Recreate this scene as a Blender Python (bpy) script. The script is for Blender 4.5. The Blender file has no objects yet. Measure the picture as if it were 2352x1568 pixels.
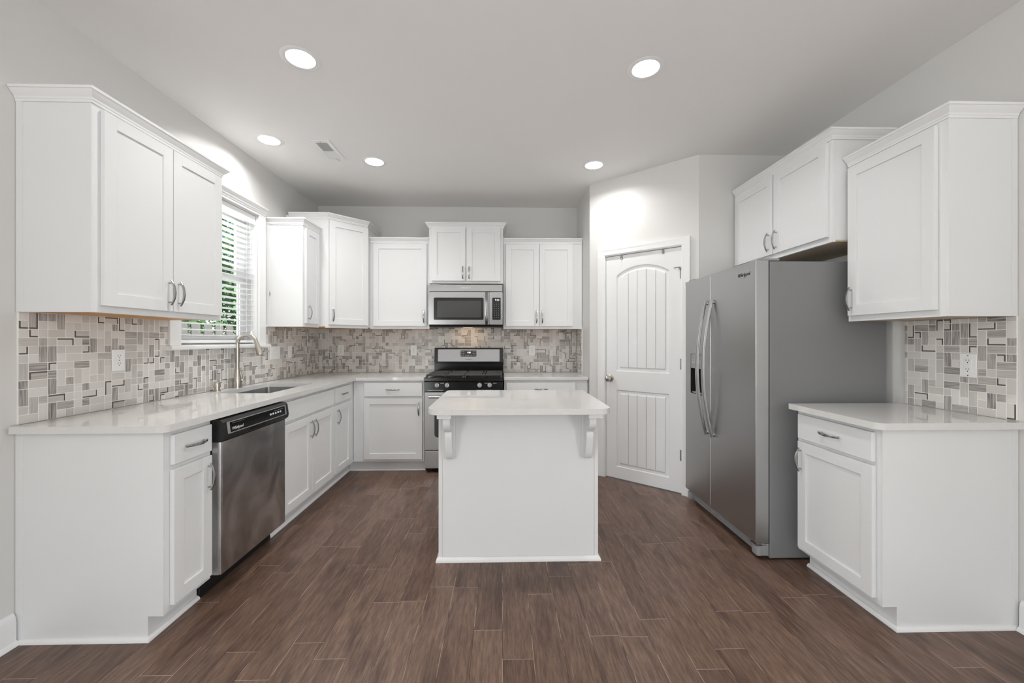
import bpy, bmesh, math, random
from mathutils import Vector, Matrix

# ------------------------------------------------------------------ camera, world, light, exposure
sc = bpy.context.scene
COL = sc.collection
sc.view_settings.view_transform = 'Standard'
sc.view_settings.look = 'None'
sc.view_settings.exposure = 0.09
sc.view_settings.gamma = 1.0
sc.view_settings.use_curve_mapping = False

cam_data = bpy.data.cameras.new('camera')
cam_data.sensor_width = 36.0
cam_data.lens = 36.0 * 920.0 / 2352.0
cam_data.shift_y = -2.5 / 2352.0
cam_data.clip_start = 0.05
cam_data.clip_end = 200
cam = bpy.data.objects.new('camera', cam_data)
COL.objects.link(cam)
cam.location = (0, 0, 1.27)
cam.rotation_euler = (math.pi / 2, 0, -0.0238)
sc.camera = cam

world = bpy.data.worlds.new('world')
sc.world = world
world.use_nodes = True
wn = world.node_tree
sky = wn.nodes.new('ShaderNodeTexSky')
sky.sky_type = 'NISHITA'
sky.sun_disc = False
sky.sun_elevation = math.radians(50)
sky.sun_rotation = math.radians(200)
wn.links.new(sky.outputs[0], wn.nodes['Background'].inputs[0])
wn.nodes['Background'].inputs[1].default_value = 0.22

CEIL = 2.761
XL, XR, YB = -2.043, 2.275, 4.495
YREAR = -4.2
XU = -1.733        # face of the wall cabinets on the left wall
XF = -1.436        # face of the base cabinets on the left wall
YN = 1.737         # near ends of the left run


def area_light(name, loc, rot, sx, sy, power, color=(1, 1, 1)):
    d = bpy.data.lights.new(name, 'AREA')
    d.shape = 'RECTANGLE'
    d.size, d.size_y = sx, sy
    d.energy = power
    d.color = color
    o = bpy.data.objects.new(name, d)
    COL.objects.link(o)
    o.location = loc
    o.rotation_euler = rot
    return o


# unseen lamp added below the rear openings, facing up to brighten the ceiling
REAR_LIGHT_HOLES = [(-1.90, -0.05, 0.25, 2.00), (0.25, 2.10, 0.25, 2.00)]  # openings invented behind the camera to let that lamp in
area_light('ceiling_fill_lamp', (0.1, YREAR - 2.8, -0.30), (math.pi, 0, 0), 6.0, 2.0, 540, (0.94, 0.975, 1.0))
# unseen side lamps and openings, added to lift the low cabinet fronts
SIDE_LIGHT_HOLE = (-3.6, -1.4, 0.30, 2.10)
for sx in (-1, 1):
    area_light('side_fill_lamp', (XL - 0.2 if sx < 0 else XR + 0.2, -2.5, 1.2), (0, math.radians(90) * sx, 0), 1.8, 2.2, 120, (0.955, 0.982, 1.0))
# daylight at the kitchen window, coming in through the blind
area_light('kitchen_window_daylight', (-2.75, 2.98, 1.95), (0, math.radians(-90), 0), 1.2, 1.0, 20, (0.97, 0.985, 1.0))
sun = bpy.data.lights.new('sun', 'SUN')
sun.energy = 4.5
sun.angle = math.radians(2)
sun.color = (1.0, 0.96, 0.9)
suno = bpy.data.objects.new('sun', sun)
COL.objects.link(suno)
suno.rotation_euler = (math.radians(10), math.radians(40), 0)

# ------------------------------------------------------------------ material helpers


class NT:
    def __init__(self, name):
        self.m = bpy.data.materials.new(name)
        self.m.use_nodes = True
        self.t = self.m.node_tree
        self.b = self.t.nodes['Principled BSDF']

    def n(self, typ, **kw):
        nd = self.t.nodes.new(typ)
        for k, v in kw.items():
            setattr(nd, k, v)
        return nd

    def l(self, a, b):
        self.t.links.new(a, b)

    def math(self, op, a, b=None, clamp=False):
        nd = self.n('ShaderNodeMath', operation=op)
        nd.use_clamp = clamp
        for i, v in enumerate((a, b)):
            if v is None:
                continue
            if isinstance(v, (int, float)):
                nd.inputs[i].default_value = v
            else:
                self.l(v, nd.inputs[i])
        return nd.outputs[0]

    def mix(self, fac, a, b, blend='MIX'):
        nd = self.n('ShaderNodeMix', data_type='RGBA', blend_type=blend)
        for idx, v in ((0, fac), (6, a), (7, b)):
            if isinstance(v, (int, float)):
                nd.inputs[idx].default_value = v
            elif isinstance(v, tuple):
                nd.inputs[idx].default_value = v if len(v) == 4 else v + (1,)
            else:
                self.l(v, nd.inputs[idx])
        return nd.outputs[2]

    def ramp(self, fac, stops):
        nd = self.n('ShaderNodeValToRGB')
        els = nd.color_ramp.elements
        while len(els) < len(stops):
            els.new(0.5)
        for e, (p, c) in zip(els, stops):
            e.position = p
            e.color = (c, c, c, 1) if isinstance(c, (int, float)) else c + (1,)
        self.l(fac, nd.inputs[0])
        return nd.outputs[0]

    def coords(self, kind='Object', scale=(1, 1, 1)):
        tc = self.n('ShaderNodeTexCoord')
        mp = self.n('ShaderNodeMapping')
        mp.inputs['Scale'].default_value = scale
        self.l(tc.outputs[kind], mp.inputs['Vector'])
        return mp.outputs[0]

    def noise(self, vec, scale, detail=3, rough=0.5):
        nd = self.n('ShaderNodeTexNoise')
        nd.inputs['Scale'].default_value = scale
        nd.inputs['Detail'].default_value = detail
        nd.inputs['Roughness'].default_value = rough
        if vec is not None:
            self.l(vec, nd.inputs['Vector'])
        return nd.outputs['Fac']

    def bump(self, h, strength=0.1, dist=0.01):
        nd = self.n('ShaderNodeBump')
        nd.inputs['Strength'].default_value = strength
        nd.inputs['Distance'].default_value = dist
        self.l(h, nd.inputs['Height'])
        self.l(nd.outputs[0], self.b.inputs['Normal'])

    def set(self, color=None, rough=None, metal=None, spec=None, coat=None):
        if color is not None:
            self.b.inputs['Base Color'].default_value = tuple(color) + (1,)
        if rough is not None:
            self.b.inputs['Roughness'].default_value = rough
        if metal is not None:
            self.b.inputs['Metallic'].default_value = metal
        if spec is not None:
            self.b.inputs['Specular IOR Level'].default_value = spec
        if coat is not None:
            self.b.inputs['Coat Weight'].default_value = coat
        return self


def paint(name, color, rough=0.5, bump=0.02, scale=160, spec=0.5, var=0.0):
    t = NT(name).set(color, rough, spec=spec)
    v = t.coords()
    t.bump(t.noise(v, scale, 2), bump, 0.003)
    if var:
        f = t.noise(v, 1.6, 3)
        c = t.mix(f, tuple(x * (1 - var) for x in color), tuple(min(1, x * (1 + var)) for x in color))
        t.l(c, t.b.inputs['Base Color'])
    return t.m


def steel(name, color, rough=0.3, stretch=(1, 1, 60), smudge=0.0):
    t = NT(name).set((color,) * 3, rough, 1.0)
    v = t.coords(scale=stretch)
    g = t.noise(v, 9, 3)
    r = t.math('ADD', t.math('MULTIPLY', g, 0.05), rough - 0.025)
    if smudge:
        v2 = t.coords(scale=(1.0, 2.4, 0.8))
        w = t.n('ShaderNodeTexNoise')
        w.inputs['Scale'].default_value = 3.2
        w.inputs['Detail'].default_value = 6
        w.inputs['Distortion'].default_value = 1.6
        t.l(v2, w.inputs['Vector'])
        s = t.ramp(w.outputs['Fac'], [(0.42, 0.0), (0.72, 1.0)])
        t.l(t.mix(s, (color,) * 3, (color + smudge,) * 3), t.b.inputs['Base Color'])
        r = t.math('ADD', r, t.math('MULTIPLY', s, 0.14))
    t.l(r, t.b.inputs['Roughness'])
    t.bump(g, 0.004, 0.001)
    return t.m


def plain(name, color, rough=0.4, metal=0.0, spec=0.5, scale=220, bump=0.01):
    t = NT(name).set(color, rough, metal, spec)
    t.bump(t.noise(t.coords(), scale, 2), bump, 0.001)
    return t.m


def emit(name, color, strength):
    t = NT(name).set(color, 0.5)
    t.b.inputs['Emission Color'].default_value = tuple(color) + (1,)
    t.b.inputs['Emission Strength'].default_value = strength
    return t.m


M = {}
M['wall'] = paint('wall_paint', (0.70, 0.69, 0.67), 0.42, 0.05, 240, 0.35)
M['ceiling'] = paint('ceiling_paint', (0.86, 0.845, 0.825), 0.75, 0.06, 200, 0.2)
M['cab'] = paint('cabinet_paint', (0.795, 0.80, 0.80), 0.33, 0.012, 90, 0.5)
M['trim'] = paint('trim_paint', (0.84, 0.84, 0.835), 0.3, 0.008, 90, 0.5)
M['door'] = paint('door_paint', (0.82, 0.82, 0.82), 0.34, 0.02, 160, 0.5)
M['steel'] = steel('brushed_steel', 0.47, 0.34, (1, 1, 90))
M['steel_h'] = steel('brushed_steel_horizontal', 0.36, 0.22, (1, 1, 70))
M['steel_dw'] = steel('smudged_steel', 0.42, 0.30, (60, 60, 1), 0.30)
M['range_steel'] = steel('range_panel_steel', 0.40, 0.42, (60, 1, 1))
M['handle_steel'] = steel('handle_steel', 0.46, 0.30, (40, 40, 1))
M['nickel'] = steel('brushed_nickel', 0.45, 0.22, (30, 30, 30))
t = NT('faucet_nickel').set((0.56, 0.525, 0.47), 0.27, 1.0)
t.bump(t.noise(t.coords(scale=(60, 60, 4)), 8, 2), 0.02, 0.001)
M['faucet'] = t.m
M['sink'] = steel('sink_steel', 0.42, 0.34, (40, 1, 40))
M['fridge_side'] = paint('appliance_grey_enamel', (0.225, 0.227, 0.232), 0.42, 0.10, 420, 0.5)
M['grille'] = plain('grey_plastic', (0.30, 0.30, 0.31), 0.45)
M['black'] = plain('black_gloss', (0.006, 0.006, 0.006), 0.14, 0, 0.42)
M['black_m'] = plain('black_satin', (0.012, 0.012, 0.012), 0.38)
M['iron'] = plain('cast_iron', (0.055, 0.055, 0.055), 0.48, 0, 0.6, 300, 0.15)
M['dark_glass'] = plain('dark_glass', (0.045, 0.045, 0.045), 0.10, 0, 0.6)
M['micro_glass'] = plain('screened_glass', (0.055, 0.055, 0.055), 0.16, 0, 0.4)
M['grey_panel'] = plain('charcoal_panel', (0.05, 0.05, 0.052), 0.3)
M['white_ink'] = plain('white_print', (0.75, 0.75, 0.75), 0.5)
M['grey_ink'] = plain('grey_print', (0.22, 0.22, 0.22), 0.5)
M['dark_ink'] = plain('dark_print', (0.02, 0.02, 0.02), 0.4)
M['plastic'] = plain('white_plastic', (0.88, 0.88, 0.875), 0.3)
M['slot'] = plain('dark_slot', (0.03, 0.03, 0.03), 0.6)
M['vinyl'] = plain('white_vinyl', (0.84, 0.84, 0.83), 0.35)
M['slat'] = plain('white_blind_slat', (0.86, 0.86, 0.85), 0.4)
M['digits'] = emit('clock_digits', (0.95, 0.97, 1.0), 2.2)
M['digits_dim'] = emit('dim_clock_digits', (0.85, 0.87, 0.9), 0.7)
M['lamp'] = emit('lamp_lens', (1.0, 0.985, 0.96), 16.0)
M['hood_lamp'] = emit('hood_lamp_lens', (1.0, 0.80, 0.58), 1.0)
M['baffle'] = paint('white_baffle', (0.9, 0.9, 0.89), 0.45, 0.0)
M['vent_dark'] = plain('vent_shadow_grey', (0.66, 0.65, 0.64), 0.6)

t = NT('bare_maple').set((0.52, 0.30, 0.13), 0.5)
g = t.noise(t.coords(scale=(2, 2, 2)), 6, 4)
t.l(t.mix(g, (0.52, 0.24, 0.06), (0.64, 0.34, 0.115)), t.b.inputs['Base Color'])
M['maple'] = t.m
t = NT('pale_ply').set((0.55, 0.45, 0.34), 0.6)
g = t.noise(t.coords(scale=(1, 14, 1)), 6, 4)
t.l(t.mix(g, (0.50, 0.40, 0.29), (0.60, 0.50, 0.38)), t.b.inputs['Base Color'])
M['ply'] = t.m

t = NT('quartz').set((0.66, 0.65, 0.63), 0.045, spec=0.6)
v = t.coords()
f1 = t.noise(v, 420, 2, 0.7)
f2 = t.noise(v, 12, 3)
c = t.mix(t.ramp(f1, [(0.40, 0.0), (0.62, 1.0)]), (0.69, 0.68, 0.665), (0.755, 0.75, 0.735))
c = t.mix(t.math('MULTIPLY', f2, 0.25), c, (0.69, 0.68, 0.665))
t.l(c, t.b.inputs['Base Color'])
M['quartz'] = t.m

t = NT('window_glass').set((1, 1, 1), 0.0)
t.b.inputs['Transmission Weight'].default_value = 1.0
t.b.inputs['IOR'].default_value = 1.05
M['glass'] = t.m

# --- hand scraped plank floor, boards running away from the camera
t = NT('walnut_planks').set((0.1, 0.05, 0.035), 0.3, spec=0.42)
tc = t.n('ShaderNodeTexCoord')
sep = t.n('ShaderNodeSeparateXYZ')
t.l(tc.outputs['Object'], sep.inputs[0])
PW = 0.125
xr = t.math('DIVIDE', sep.outputs['X'], PW)
row = t.math('FLOOR', xr)
fx = t.math('SUBTRACT', xr, row)
wn1 = t.n('ShaderNodeTexWhiteNoise', noise_dimensions='1D')
t.l(row, wn1.inputs['W'])
wn2 = t.n('ShaderNodeTexWhiteNoise', noise_dimensions='1D')
t.l(t.math('ADD', row, 37.3), wn2.inputs['W'])
plen = t.math('ADD', t.math('MULTIPLY', wn2.outputs['Value'], 0.55), 0.55)
yr = t.math('DIVIDE', t.math('ADD', sep.outputs['Y'], t.math('MULTIPLY', wn1.outputs['Value'], 9.0)), plen)
colm = t.math('FLOOR', yr)
fy = t.math('SUBTRACT', yr, colm)
idv = t.n('ShaderNodeCombineXYZ')
t.l(row, idv.inputs[0])
t.l(colm, idv.inputs[1])
wn3 = t.n('ShaderNodeTexWhiteNoise', noise_dimensions='3D')
t.l(idv.outputs[0], wn3.inputs['Vector'])
tone = wn3.outputs['Value']
off = t.n('ShaderNodeVectorMath', operation='MULTIPLY_ADD')
t.l(idv.outputs[0], off.inputs[0])
off.inputs[1].default_value = (3.7, 5.3, 0)
t.l(tc.outputs['Object'], off.inputs[2])
mp = t.n('ShaderNodeMapping')
mp.inputs['Scale'].default_value = (16, 1.3, 1)
t.l(off.outputs[0], mp.inputs['Vector'])
grain = t.noise(mp.outputs[0], 5.0, 7, 0.65)
mp2 = t.n('ShaderNodeMapping')
mp2.inputs['Scale'].default_value = (5, 1.0, 1)
t.l(off.outputs[0], mp2.inputs['Vector'])
blot = t.noise(mp2.outputs[0], 2.6, 4, 0.55)
mp3 = t.n('ShaderNodeMapping')
mp3.inputs['Scale'].default_value = (130, 9, 1)
t.l(off.outputs[0], mp3.inputs['Vector'])
fine = t.noise(mp3.outputs[0], 1.6, 3, 0.6)
base = t.mix(tone, (0.128, 0.070, 0.047), (0.235, 0.145, 0.104))
base = t.mix(t.ramp(grain, [(0.36, 0.0), (0.66, 1.0)]), t.mix(0.48, base, (0.045, 0.022, 0.014)), t.mix(0.28, base, (0.34, 0.23, 0.17)))
base = t.mix(t.ramp(blot, [(0.30, 1.0), (0.50, 0.0)]), base, t.mix(0.70, base, (0.045, 0.022, 0.016)))
base = t.mix(t.ramp(fine, [(0.40, 0.0), (0.56, 1.0)]), t.mix(0.32, base, (0.032, 0.015, 0.010)), base)
ex = t.math('MULTIPLY', t.math('MINIMUM', fx, t.math('SUBTRACT', 1.0, fx)), PW)
ey = t.math('MULTIPLY', t.math('MINIMUM', fy, t.math('SUBTRACT', 1.0, fy)), plen)
edge = t.math('MINIMUM', ex, ey)
seam = t.math('LESS_THAN', edge, 0.0009)
seam_glint = t.ramp(t.noise(tc.outputs['Object'], 5.0, 3), [(0.46, 0.0), (0.56, 1.0)])
endj = t.math('LESS_THAN', ey, 0.0012)
seam_glint = t.math('MAXIMUM', seam_glint, endj)
base = t.mix(seam, base, t.mix(seam_glint, (0.02, 0.010, 0.007), (0.42, 0.32, 0.26)))  # glint on bevelled board edges put into the pale seam colour
speck = t.n('ShaderNodeTexVoronoi')
speck.inputs['Scale'].default_value = 15
t.l(tc.outputs['Object'], speck.inputs['Vector'])
dust = t.math('LESS_THAN', speck.outputs['Distance'], 0.022)
base = t.mix(dust, base, (0.42, 0.36, 0.31))
t.l(base, t.b.inputs['Base Color'])
t.l(t.math('ADD', t.math('MULTIPLY', grain, 0.18), 0.23), t.b.inputs['Roughness'])
hgt = t.math('ADD', t.math('MULTIPLY', grain, 0.5), t.math('MULTIPLY', t.math('MINIMUM', edge, 0.004), 150.0))
t.bump(hgt, 0.22, 0.002)
M['floor'] = t.m

# --- mosaic tile
t = NT('mosaic_stone').set((0.6, 0.56, 0.5), 0.22)
at = t.n('ShaderNodeAttribute', attribute_name='tile')
sp = t.n('ShaderNodeSeparateColor')
t.l(at.outputs['Color'], sp.inputs[0])
uv = t.n('ShaderNodeUVMap', uv_map='UVMap')
mp = t.n('ShaderNodeMapping')
mp.inputs['Scale'].default_value = (9, 150, 1)
t.l(uv.outputs[0], mp.inputs['Vector'])
st = t.n('ShaderNodeTexNoise')
st.inputs['Scale'].default_value = 1.0
st.inputs['Detail'].default_value = 4
st.inputs['Distortion'].default_value = 0.5
t.l(mp.outputs[0], st.inputs['Vector'])
cream = t.mix(sp.outputs[0], (0.64, 0.615, 0.58), (0.78, 0.765, 0.735))
faint = t.mix(t.math('MULTIPLY', st.outputs['Fac'], 0.30), cream, (0.60, 0.57, 0.53))
stripe = t.mix(t.ramp(st.outputs['Fac'], [(0.38, 0.0), (0.60, 1.0)]), (0.15, 0.138, 0.132), (0.46, 0.43, 0.405))
stripe = t.mix(t.math('MULTIPLY', sp.outputs[0], 0.5), stripe, (0.54, 0.515, 0.49))
t.l(t.mix(sp.outputs[1], faint, stripe), t.b.inputs['Base Color'])
M['tile'] = t.m
M['grout'] = plain('cream_grout', (0.88, 0.865, 0.83), 0.8)
M['tile_edge'] = plain('shaded_glass_edge', (0.11, 0.09, 0.075), 0.25)  # bevel shade of the glass tiles put into dark edge strips

# --- outdoors
t = NT('leaves').set((0.1, 0.25, 0.05), 0.55)
at = t.n('ShaderNodeAttribute', attribute_name='tone')
sp = t.n('ShaderNodeSeparateColor')
t.l(at.outputs['Color'], sp.inputs[0])
t.l(t.mix(sp.outputs[0], (0.045, 0.14, 0.06), (0.34, 0.56, 0.22)), t.b.inputs['Base Color'])
M['leaf'] = t.m
M['backdrop'] = paint('backdrop_dark_paint', (0.16, 0.155, 0.15), 0.8)
M['bark'] = paint('bark', (0.12, 0.09, 0.06), 0.9, 0.6, 30)
t = NT('weathered_fence').set((0.45, 0.42, 0.38), 0.85)
g = t.noise(t.coords(scale=(12, 12, 1.5)), 5, 5)
t.l(t.mix(g, (0.20, 0.18, 0.155), (0.46, 0.44, 0.41)), t.b.inputs['Base Color'])
M['fence'] = t.m
t = NT('lawn').set((0.1, 0.2, 0.05), 0.9)
g = t.noise(t.coords(), 30, 5)
t.l(t.mix(g, (0.06, 0.13, 0.03), (0.20, 0.32, 0.09)), t.b.inputs['Base Color'])
M['lawn'] = t.m

# ------------------------------------------------------------------ mesh helpers


class MB:
    def __init__(self):
        self.bm = bmesh.new()

    def box(self, x0, y0, z0, x1, y1, z1, bev=0.0, mat=0, seg=2):
        r = bmesh.ops.create_cube(self.bm, size=1.0)
        vs = r['verts']
        for v in vs:
            v.co = Vector(((x0 + x1) / 2 + v.co.x * (x1 - x0), (y0 + y1) / 2 + v.co.y * (y1 - y0), (z0 + z1) / 2 + v.co.z * (z1 - z0)))
        fs = list({f for v in vs for f in v.link_faces})
        for f in fs:
            f.material_index = mat
        if bev > 0:
            es = list({e for v in vs for e in v.link_edges})
            bmesh.ops.bevel(self.bm, geom=es, offset=bev, segments=seg, profile=0.5, affect='EDGES', material=-1)
        return self

    def prism(self, pts, axis, a0, a1, mat=0, bev=0.0):
        def mk(p, a):
            if axis == 'x':
                return (a, p[0], p[1])
            if axis == 'y':
                return (p[0], a, p[1])
            return (p[0], p[1], a)
        A = [self.bm.verts.new(mk(p, a0)) for p in pts]
        B = [self.bm.verts.new(mk(p, a1)) for p in pts]
        fs = [self.bm.faces.new(A), self.bm.faces.new(B[::-1])]
        n = len(pts)
        for i in range(n):
            fs.append(self.bm.faces.new((A[i], B[i], B[(i + 1) % n], A[(i + 1) % n])))
        for f in fs:
            f.material_index = mat
        bmesh.ops.recalc_face_normals(self.bm, faces=fs)
        if bev:
            es = list({e for f in fs for e in f.edges})
            bmesh.ops.bevel(self.bm, geom=es, offset=bev, segments=2, profile=0.5, affect='EDGES', material=-1)
        return self

    def slab(self, loops, z0, z1, mp=None, mat=0):
        """filled outline with holes, given as 2-D loops, thickened from z0 to z1; mp maps (a,b,h) to 3-D"""
        mp = mp or (lambda a, b, h: (a, b, h))
        bm = self.bm
        es = []
        for lp in loops:
            vs = [bm.verts.new(mp(a, b, z0)) for a, b in lp]
            es += [bm.edges.new((vs[i], vs[(i + 1) % len(vs)])) for i in range(len(vs))]
        r = bmesh.ops.triangle_fill(bm, use_beauty=True, use_dissolve=False, edges=es)
        fs = [g for g in r['geom'] if isinstance(g, bmesh.types.BMFace)]
        if abs(z1 - z0) > 1e-9:
            d = Vector(mp(0, 0, z1)) - Vector(mp(0, 0, z0))
            r2 = bmesh.ops.extrude_face_region(bm, geom=fs)
            nv = [g for g in r2['geom'] if isinstance(g, bmesh.types.BMVert)]
            for v in nv:
                v.co += d
            allf = list({f for v in nv for f in v.link_faces} | set(fs))
        else:
            allf = fs
        for f in allf:
            f.material_index = mat
        bmesh.ops.recalc_face_normals(bm, faces=allf)
        return self

    def sweep(self, path, prof, mp=None, mat=0, closed=False):
        """profile of (out, height) carried along a mitred 2-D path; out is to the right of the direction"""
        mp = mp or (lambda a, b, h: (a, b, h))
        n = len(path)
        P = [Vector(p) for p in path]
        rings = []
        for i in range(n):
            ds = []
            if i > 0 or closed:
                ds.append((P[i] - P[i - 1]).normalized())
            if i < n - 1 or closed:
                ds.append((P[(i + 1) % n] - P[i]).normalized())
            ns = [Vector((d.y, -d.x)) for d in ds]
            if len(ns) == 2:
                mvec = (ns[0] + ns[1])
                mvec = mvec / max(1e-6, mvec.dot(ns[0]))
            else:
                mvec = ns[0]
            rings.append([self.bm.verts.new(mp(P[i].x + mvec.x * o, P[i].y + mvec.y * o, h)) for o, h in prof])
        k = len(prof)
        fs = []
        for i in range(n if closed else n - 1):
            a, b = rings[i], rings[(i + 1) % n]
            for j in range(k):
                fs.append(self.bm.faces.new((a[j], a[(j + 1) % k], b[(j + 1) % k], b[j])))
        if not closed:
            fs.append(self.bm.faces.new(rings[0]))
            fs.append(self.bm.faces.new(rings[-1][::-1]))
        for f in fs:
            f.material_index = mat
        bmesh.ops.recalc_face_normals(self.bm, faces=fs)
        return self

    def tube(self, pts, rad, seg=12, mat=0, caps=True, flat=None, up=None):
        """round (or flattened: flat=(a,b) half sizes) bar along 3-D points"""
        P = [Vector(p) for p in pts]
        n = len(P)
        rings = []
        ref = Vector(up) if up else None
        for i in range(n):
            d = (P[min(i + 1, n - 1)] - P[max(i - 1, 0)]).normalized()
            if up:
                s = d.cross(Vector(up)).normalized()
                u = s.cross(d).normalized()
            else:
                if ref is None:
                    ref = Vector((0, 0, 1)) if abs(d.z) < 0.9 else Vector((1, 0, 0))
                s = d.cross(ref).normalized()
                u = s.cross(d).normalized()
                ref = u
            r = rad[i] if isinstance(rad, (list, tuple)) else rad
            ring = []
            for k in range(seg):
                a = 2 * math.pi * k / seg
                ca, sa = math.cos(a), math.sin(a)
                if flat:
                    e = 0.5
                    ca = math.copysign(abs(ca) ** e, ca)
                    sa = math.copysign(abs(sa) ** e, sa)
                    ring.append(self.bm.verts.new(P[i] + s * ca * flat[0] * r + u * sa * flat[1] * r))
                else:
                    ring.append(self.bm.verts.new(P[i] + s * ca * r + u * sa * r))
            rings.append(ring)
        fs = []
        for i in range(n - 1):
            for k in range(seg):
                fs.append(self.bm.faces.new((rings[i][k], rings[i][(k + 1) % seg], rings[i + 1][(k + 1) % seg], rings[i + 1][k])))
        if caps:
            fs.append(self.bm.faces.new(rings[0][::-1]))
            fs.append(self.bm.faces.new(rings[-1]))
        for f in fs:
            f.material_index = mat
        bmesh.ops.recalc_face_normals(self.bm, faces=fs)
        return self

    def lathe(self, prof, origin=(0, 0, 0), axis=(0, 0, 1), seg=28, mat=0, cap0=True, cap1=True):
        """profile of (radius, distance along the axis)"""
        ax = Vector(axis).normalized()
        ref = Vector((0, 0, 1)) if abs(ax.z) < 0.9 else Vector((1, 0, 0))
        s = ax.cross(ref).normalized()
        u = s.cross(ax).normalized()
        o = Vector(origin)
        rings = []
        for r, h in prof:
            rings.append([self.bm.verts.new(o + ax * h + (s * math.cos(2 * math.pi * k / seg) + u * math.sin(2 * math.pi * k / seg)) * max(r, 1e-5)) for k in range(seg)])
        fs = []
        for i in range(len(rings) - 1):
            for k in range(seg):
                fs.append(self.bm.faces.new((rings[i][k], rings[i][(k + 1) % seg], rings[i + 1][(k + 1) % seg], rings[i + 1][k])))
        if cap0:
            fs.append(self.bm.faces.new(rings[0][::-1]))
        if cap1:
            fs.append(self.bm.faces.new(rings[-1]))
        for f in fs:
            f.material_index = mat
        bmesh.ops.recalc_face_normals(self.bm, faces=fs)
        return self

    def build(self, name, mats, parent=None, angle=35, label=None):
        me = bpy.data.meshes.new(name)
        self.bm.to_mesh(me)
        self.bm.free()
        for m in (mats if isinstance(mats, (list, tuple)) else [mats]):
            me.materials.append(M[m])
        me.polygons.foreach_set('use_smooth', [True] * len(me.polygons))
        me.set_sharp_from_angle(angle=math.radians(angle))
        o = bpy.data.objects.new(name, me)
        COL.objects.link(o)
        if parent:
            o.parent = parent
        wnm = o.modifiers.new('even_shading', 'WEIGHTED_NORMAL')
        wnm.keep_sharp = True
        if label:
            o['label'] = label
        return o


def tag(o, label, cat, group=None):
    o['label'] = label
    o['category'] = cat
    if group:
        o['group'] = group
    return o


def thing(name, label, cat, loc=(0, 0, 0), rz=0.0, group=None):
    o = bpy.data.objects.new(name, None)
    o.empty_display_size = 0.05
    COL.objects.link(o)
    o.location = loc
    o.rotation_euler = (0, 0, rz)
    return tag(o, label, cat, group)


def struct(o):
    o['kind'] = 'structure'
    return o


def copy_tree(o, parent=None):
    c = o.copy()
    COL.objects.link(c)
    if parent:
        c.parent = parent
    for ch in list(o.children):
        copy_tree(ch, c)
    return c


def rounded(pts, rads, seg=6):
    """polygon with rounded corners (rads: one radius per corner)"""
    out = []
    n = len(pts)
    for i in range(n):
        p = Vector(pts[i])
        r = rads[i]
        if r <= 0:
            out.append(tuple(p))
            continue
        a = (Vector(pts[i - 1]) - p).normalized()
        b = (Vector(pts[(i + 1) % n]) - p).normalized()
        ang = a.angle(b)
        d = r / math.tan(ang / 2)
        c = p + (a + b).normalized() * (r / math.sin(ang / 2))
        s, e = p + a * d - c, p + b * d - c
        a0 = math.atan2(s.y, s.x)
        a1 = math.atan2(e.y, e.x)
        da = (a1 - a0 + math.pi) % (2 * math.pi) - math.pi
        for k in range(seg + 1):
            t_ = a0 + da * k / seg
            out.append((c.x + r * math.cos(t_), c.y + r * math.sin(t_)))
    return out


def rrect(x0, y0, x1, y1, r, seg=4):
    return rounded([(x0, y0), (x1, y0), (x1, y1), (x0, y1)], [r] * 4, seg)


def text_part(body, size, name, mat, parent, origin, xdir, ydir, shear=0.0, align='CENTER', depth=0.0006, spacing=1.0):
    cu = bpy.data.curves.new(name, 'FONT')
    cu.body = body
    cu.size = size
    cu.extrude = depth
    cu.shear = shear
    cu.align_x = align
    cu.align_y = 'CENTER'
    cu.space_character = spacing
    tmp = bpy.data.objects.new(name, cu)
    COL.objects.link(tmp)
    bpy.context.view_layer.update()
    dg = bpy.context.evaluated_depsgraph_get()
    me = bpy.data.meshes.new_from_object(tmp.evaluated_get(dg))
    bpy.data.objects.remove(tmp)
    x, y = Vector(xdir).normalized(), Vector(ydir).normalized()
    z = x.cross(y)
    mtx = Matrix.Translation(Vector(origin)) @ Matrix((x, y, z)).transposed().to_4x4()
    me.transform(mtx)
    me.materials.clear()
    me.materials.append(M[mat])
    o = bpy.data.objects.new(name, me)
    COL.objects.link(o)
    o.parent = parent
    return o


# ------------------------------------------------------------------ the room
R90, RM90, R45 = math.pi / 2, -math.pi / 2, math.pi / 4

LIGHT_SPOTS = [(-1.068, 2.146), (0.785, 2.178), (-1.737, 3.024), (-1.068, 3.368), (0.777, 3.390)]
LIGHT_R = 0.072


def circle(cx, cy, r, n=32):
    return [(cx + r * math.cos(2 * math.pi * k / n), cy + r * math.sin(2 * math.pi * k / n)) for k in range(n)]


m = MB()
m.slab([[(XL - 0.2, YREAR - 0.2), (2.7, YREAR - 0.2), (2.7, YB + 0.2), (XL - 0.2, YB + 0.2)]], -0.06, 0.0)
struct(m.build('floor', 'floor'))

holes = [circle(x, y, LIGHT_R) for x, y in LIGHT_SPOTS]
m = MB()
m.slab([[(XL - 0.2, YREAR - 0.2), (2.7, YREAR - 0.2), (2.7, YB + 0.2), (XL - 0.2, YB + 0.2)]] + holes, CEIL, CEIL + 0.10)
struct(m.build('ceiling', 'ceiling'))

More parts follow.
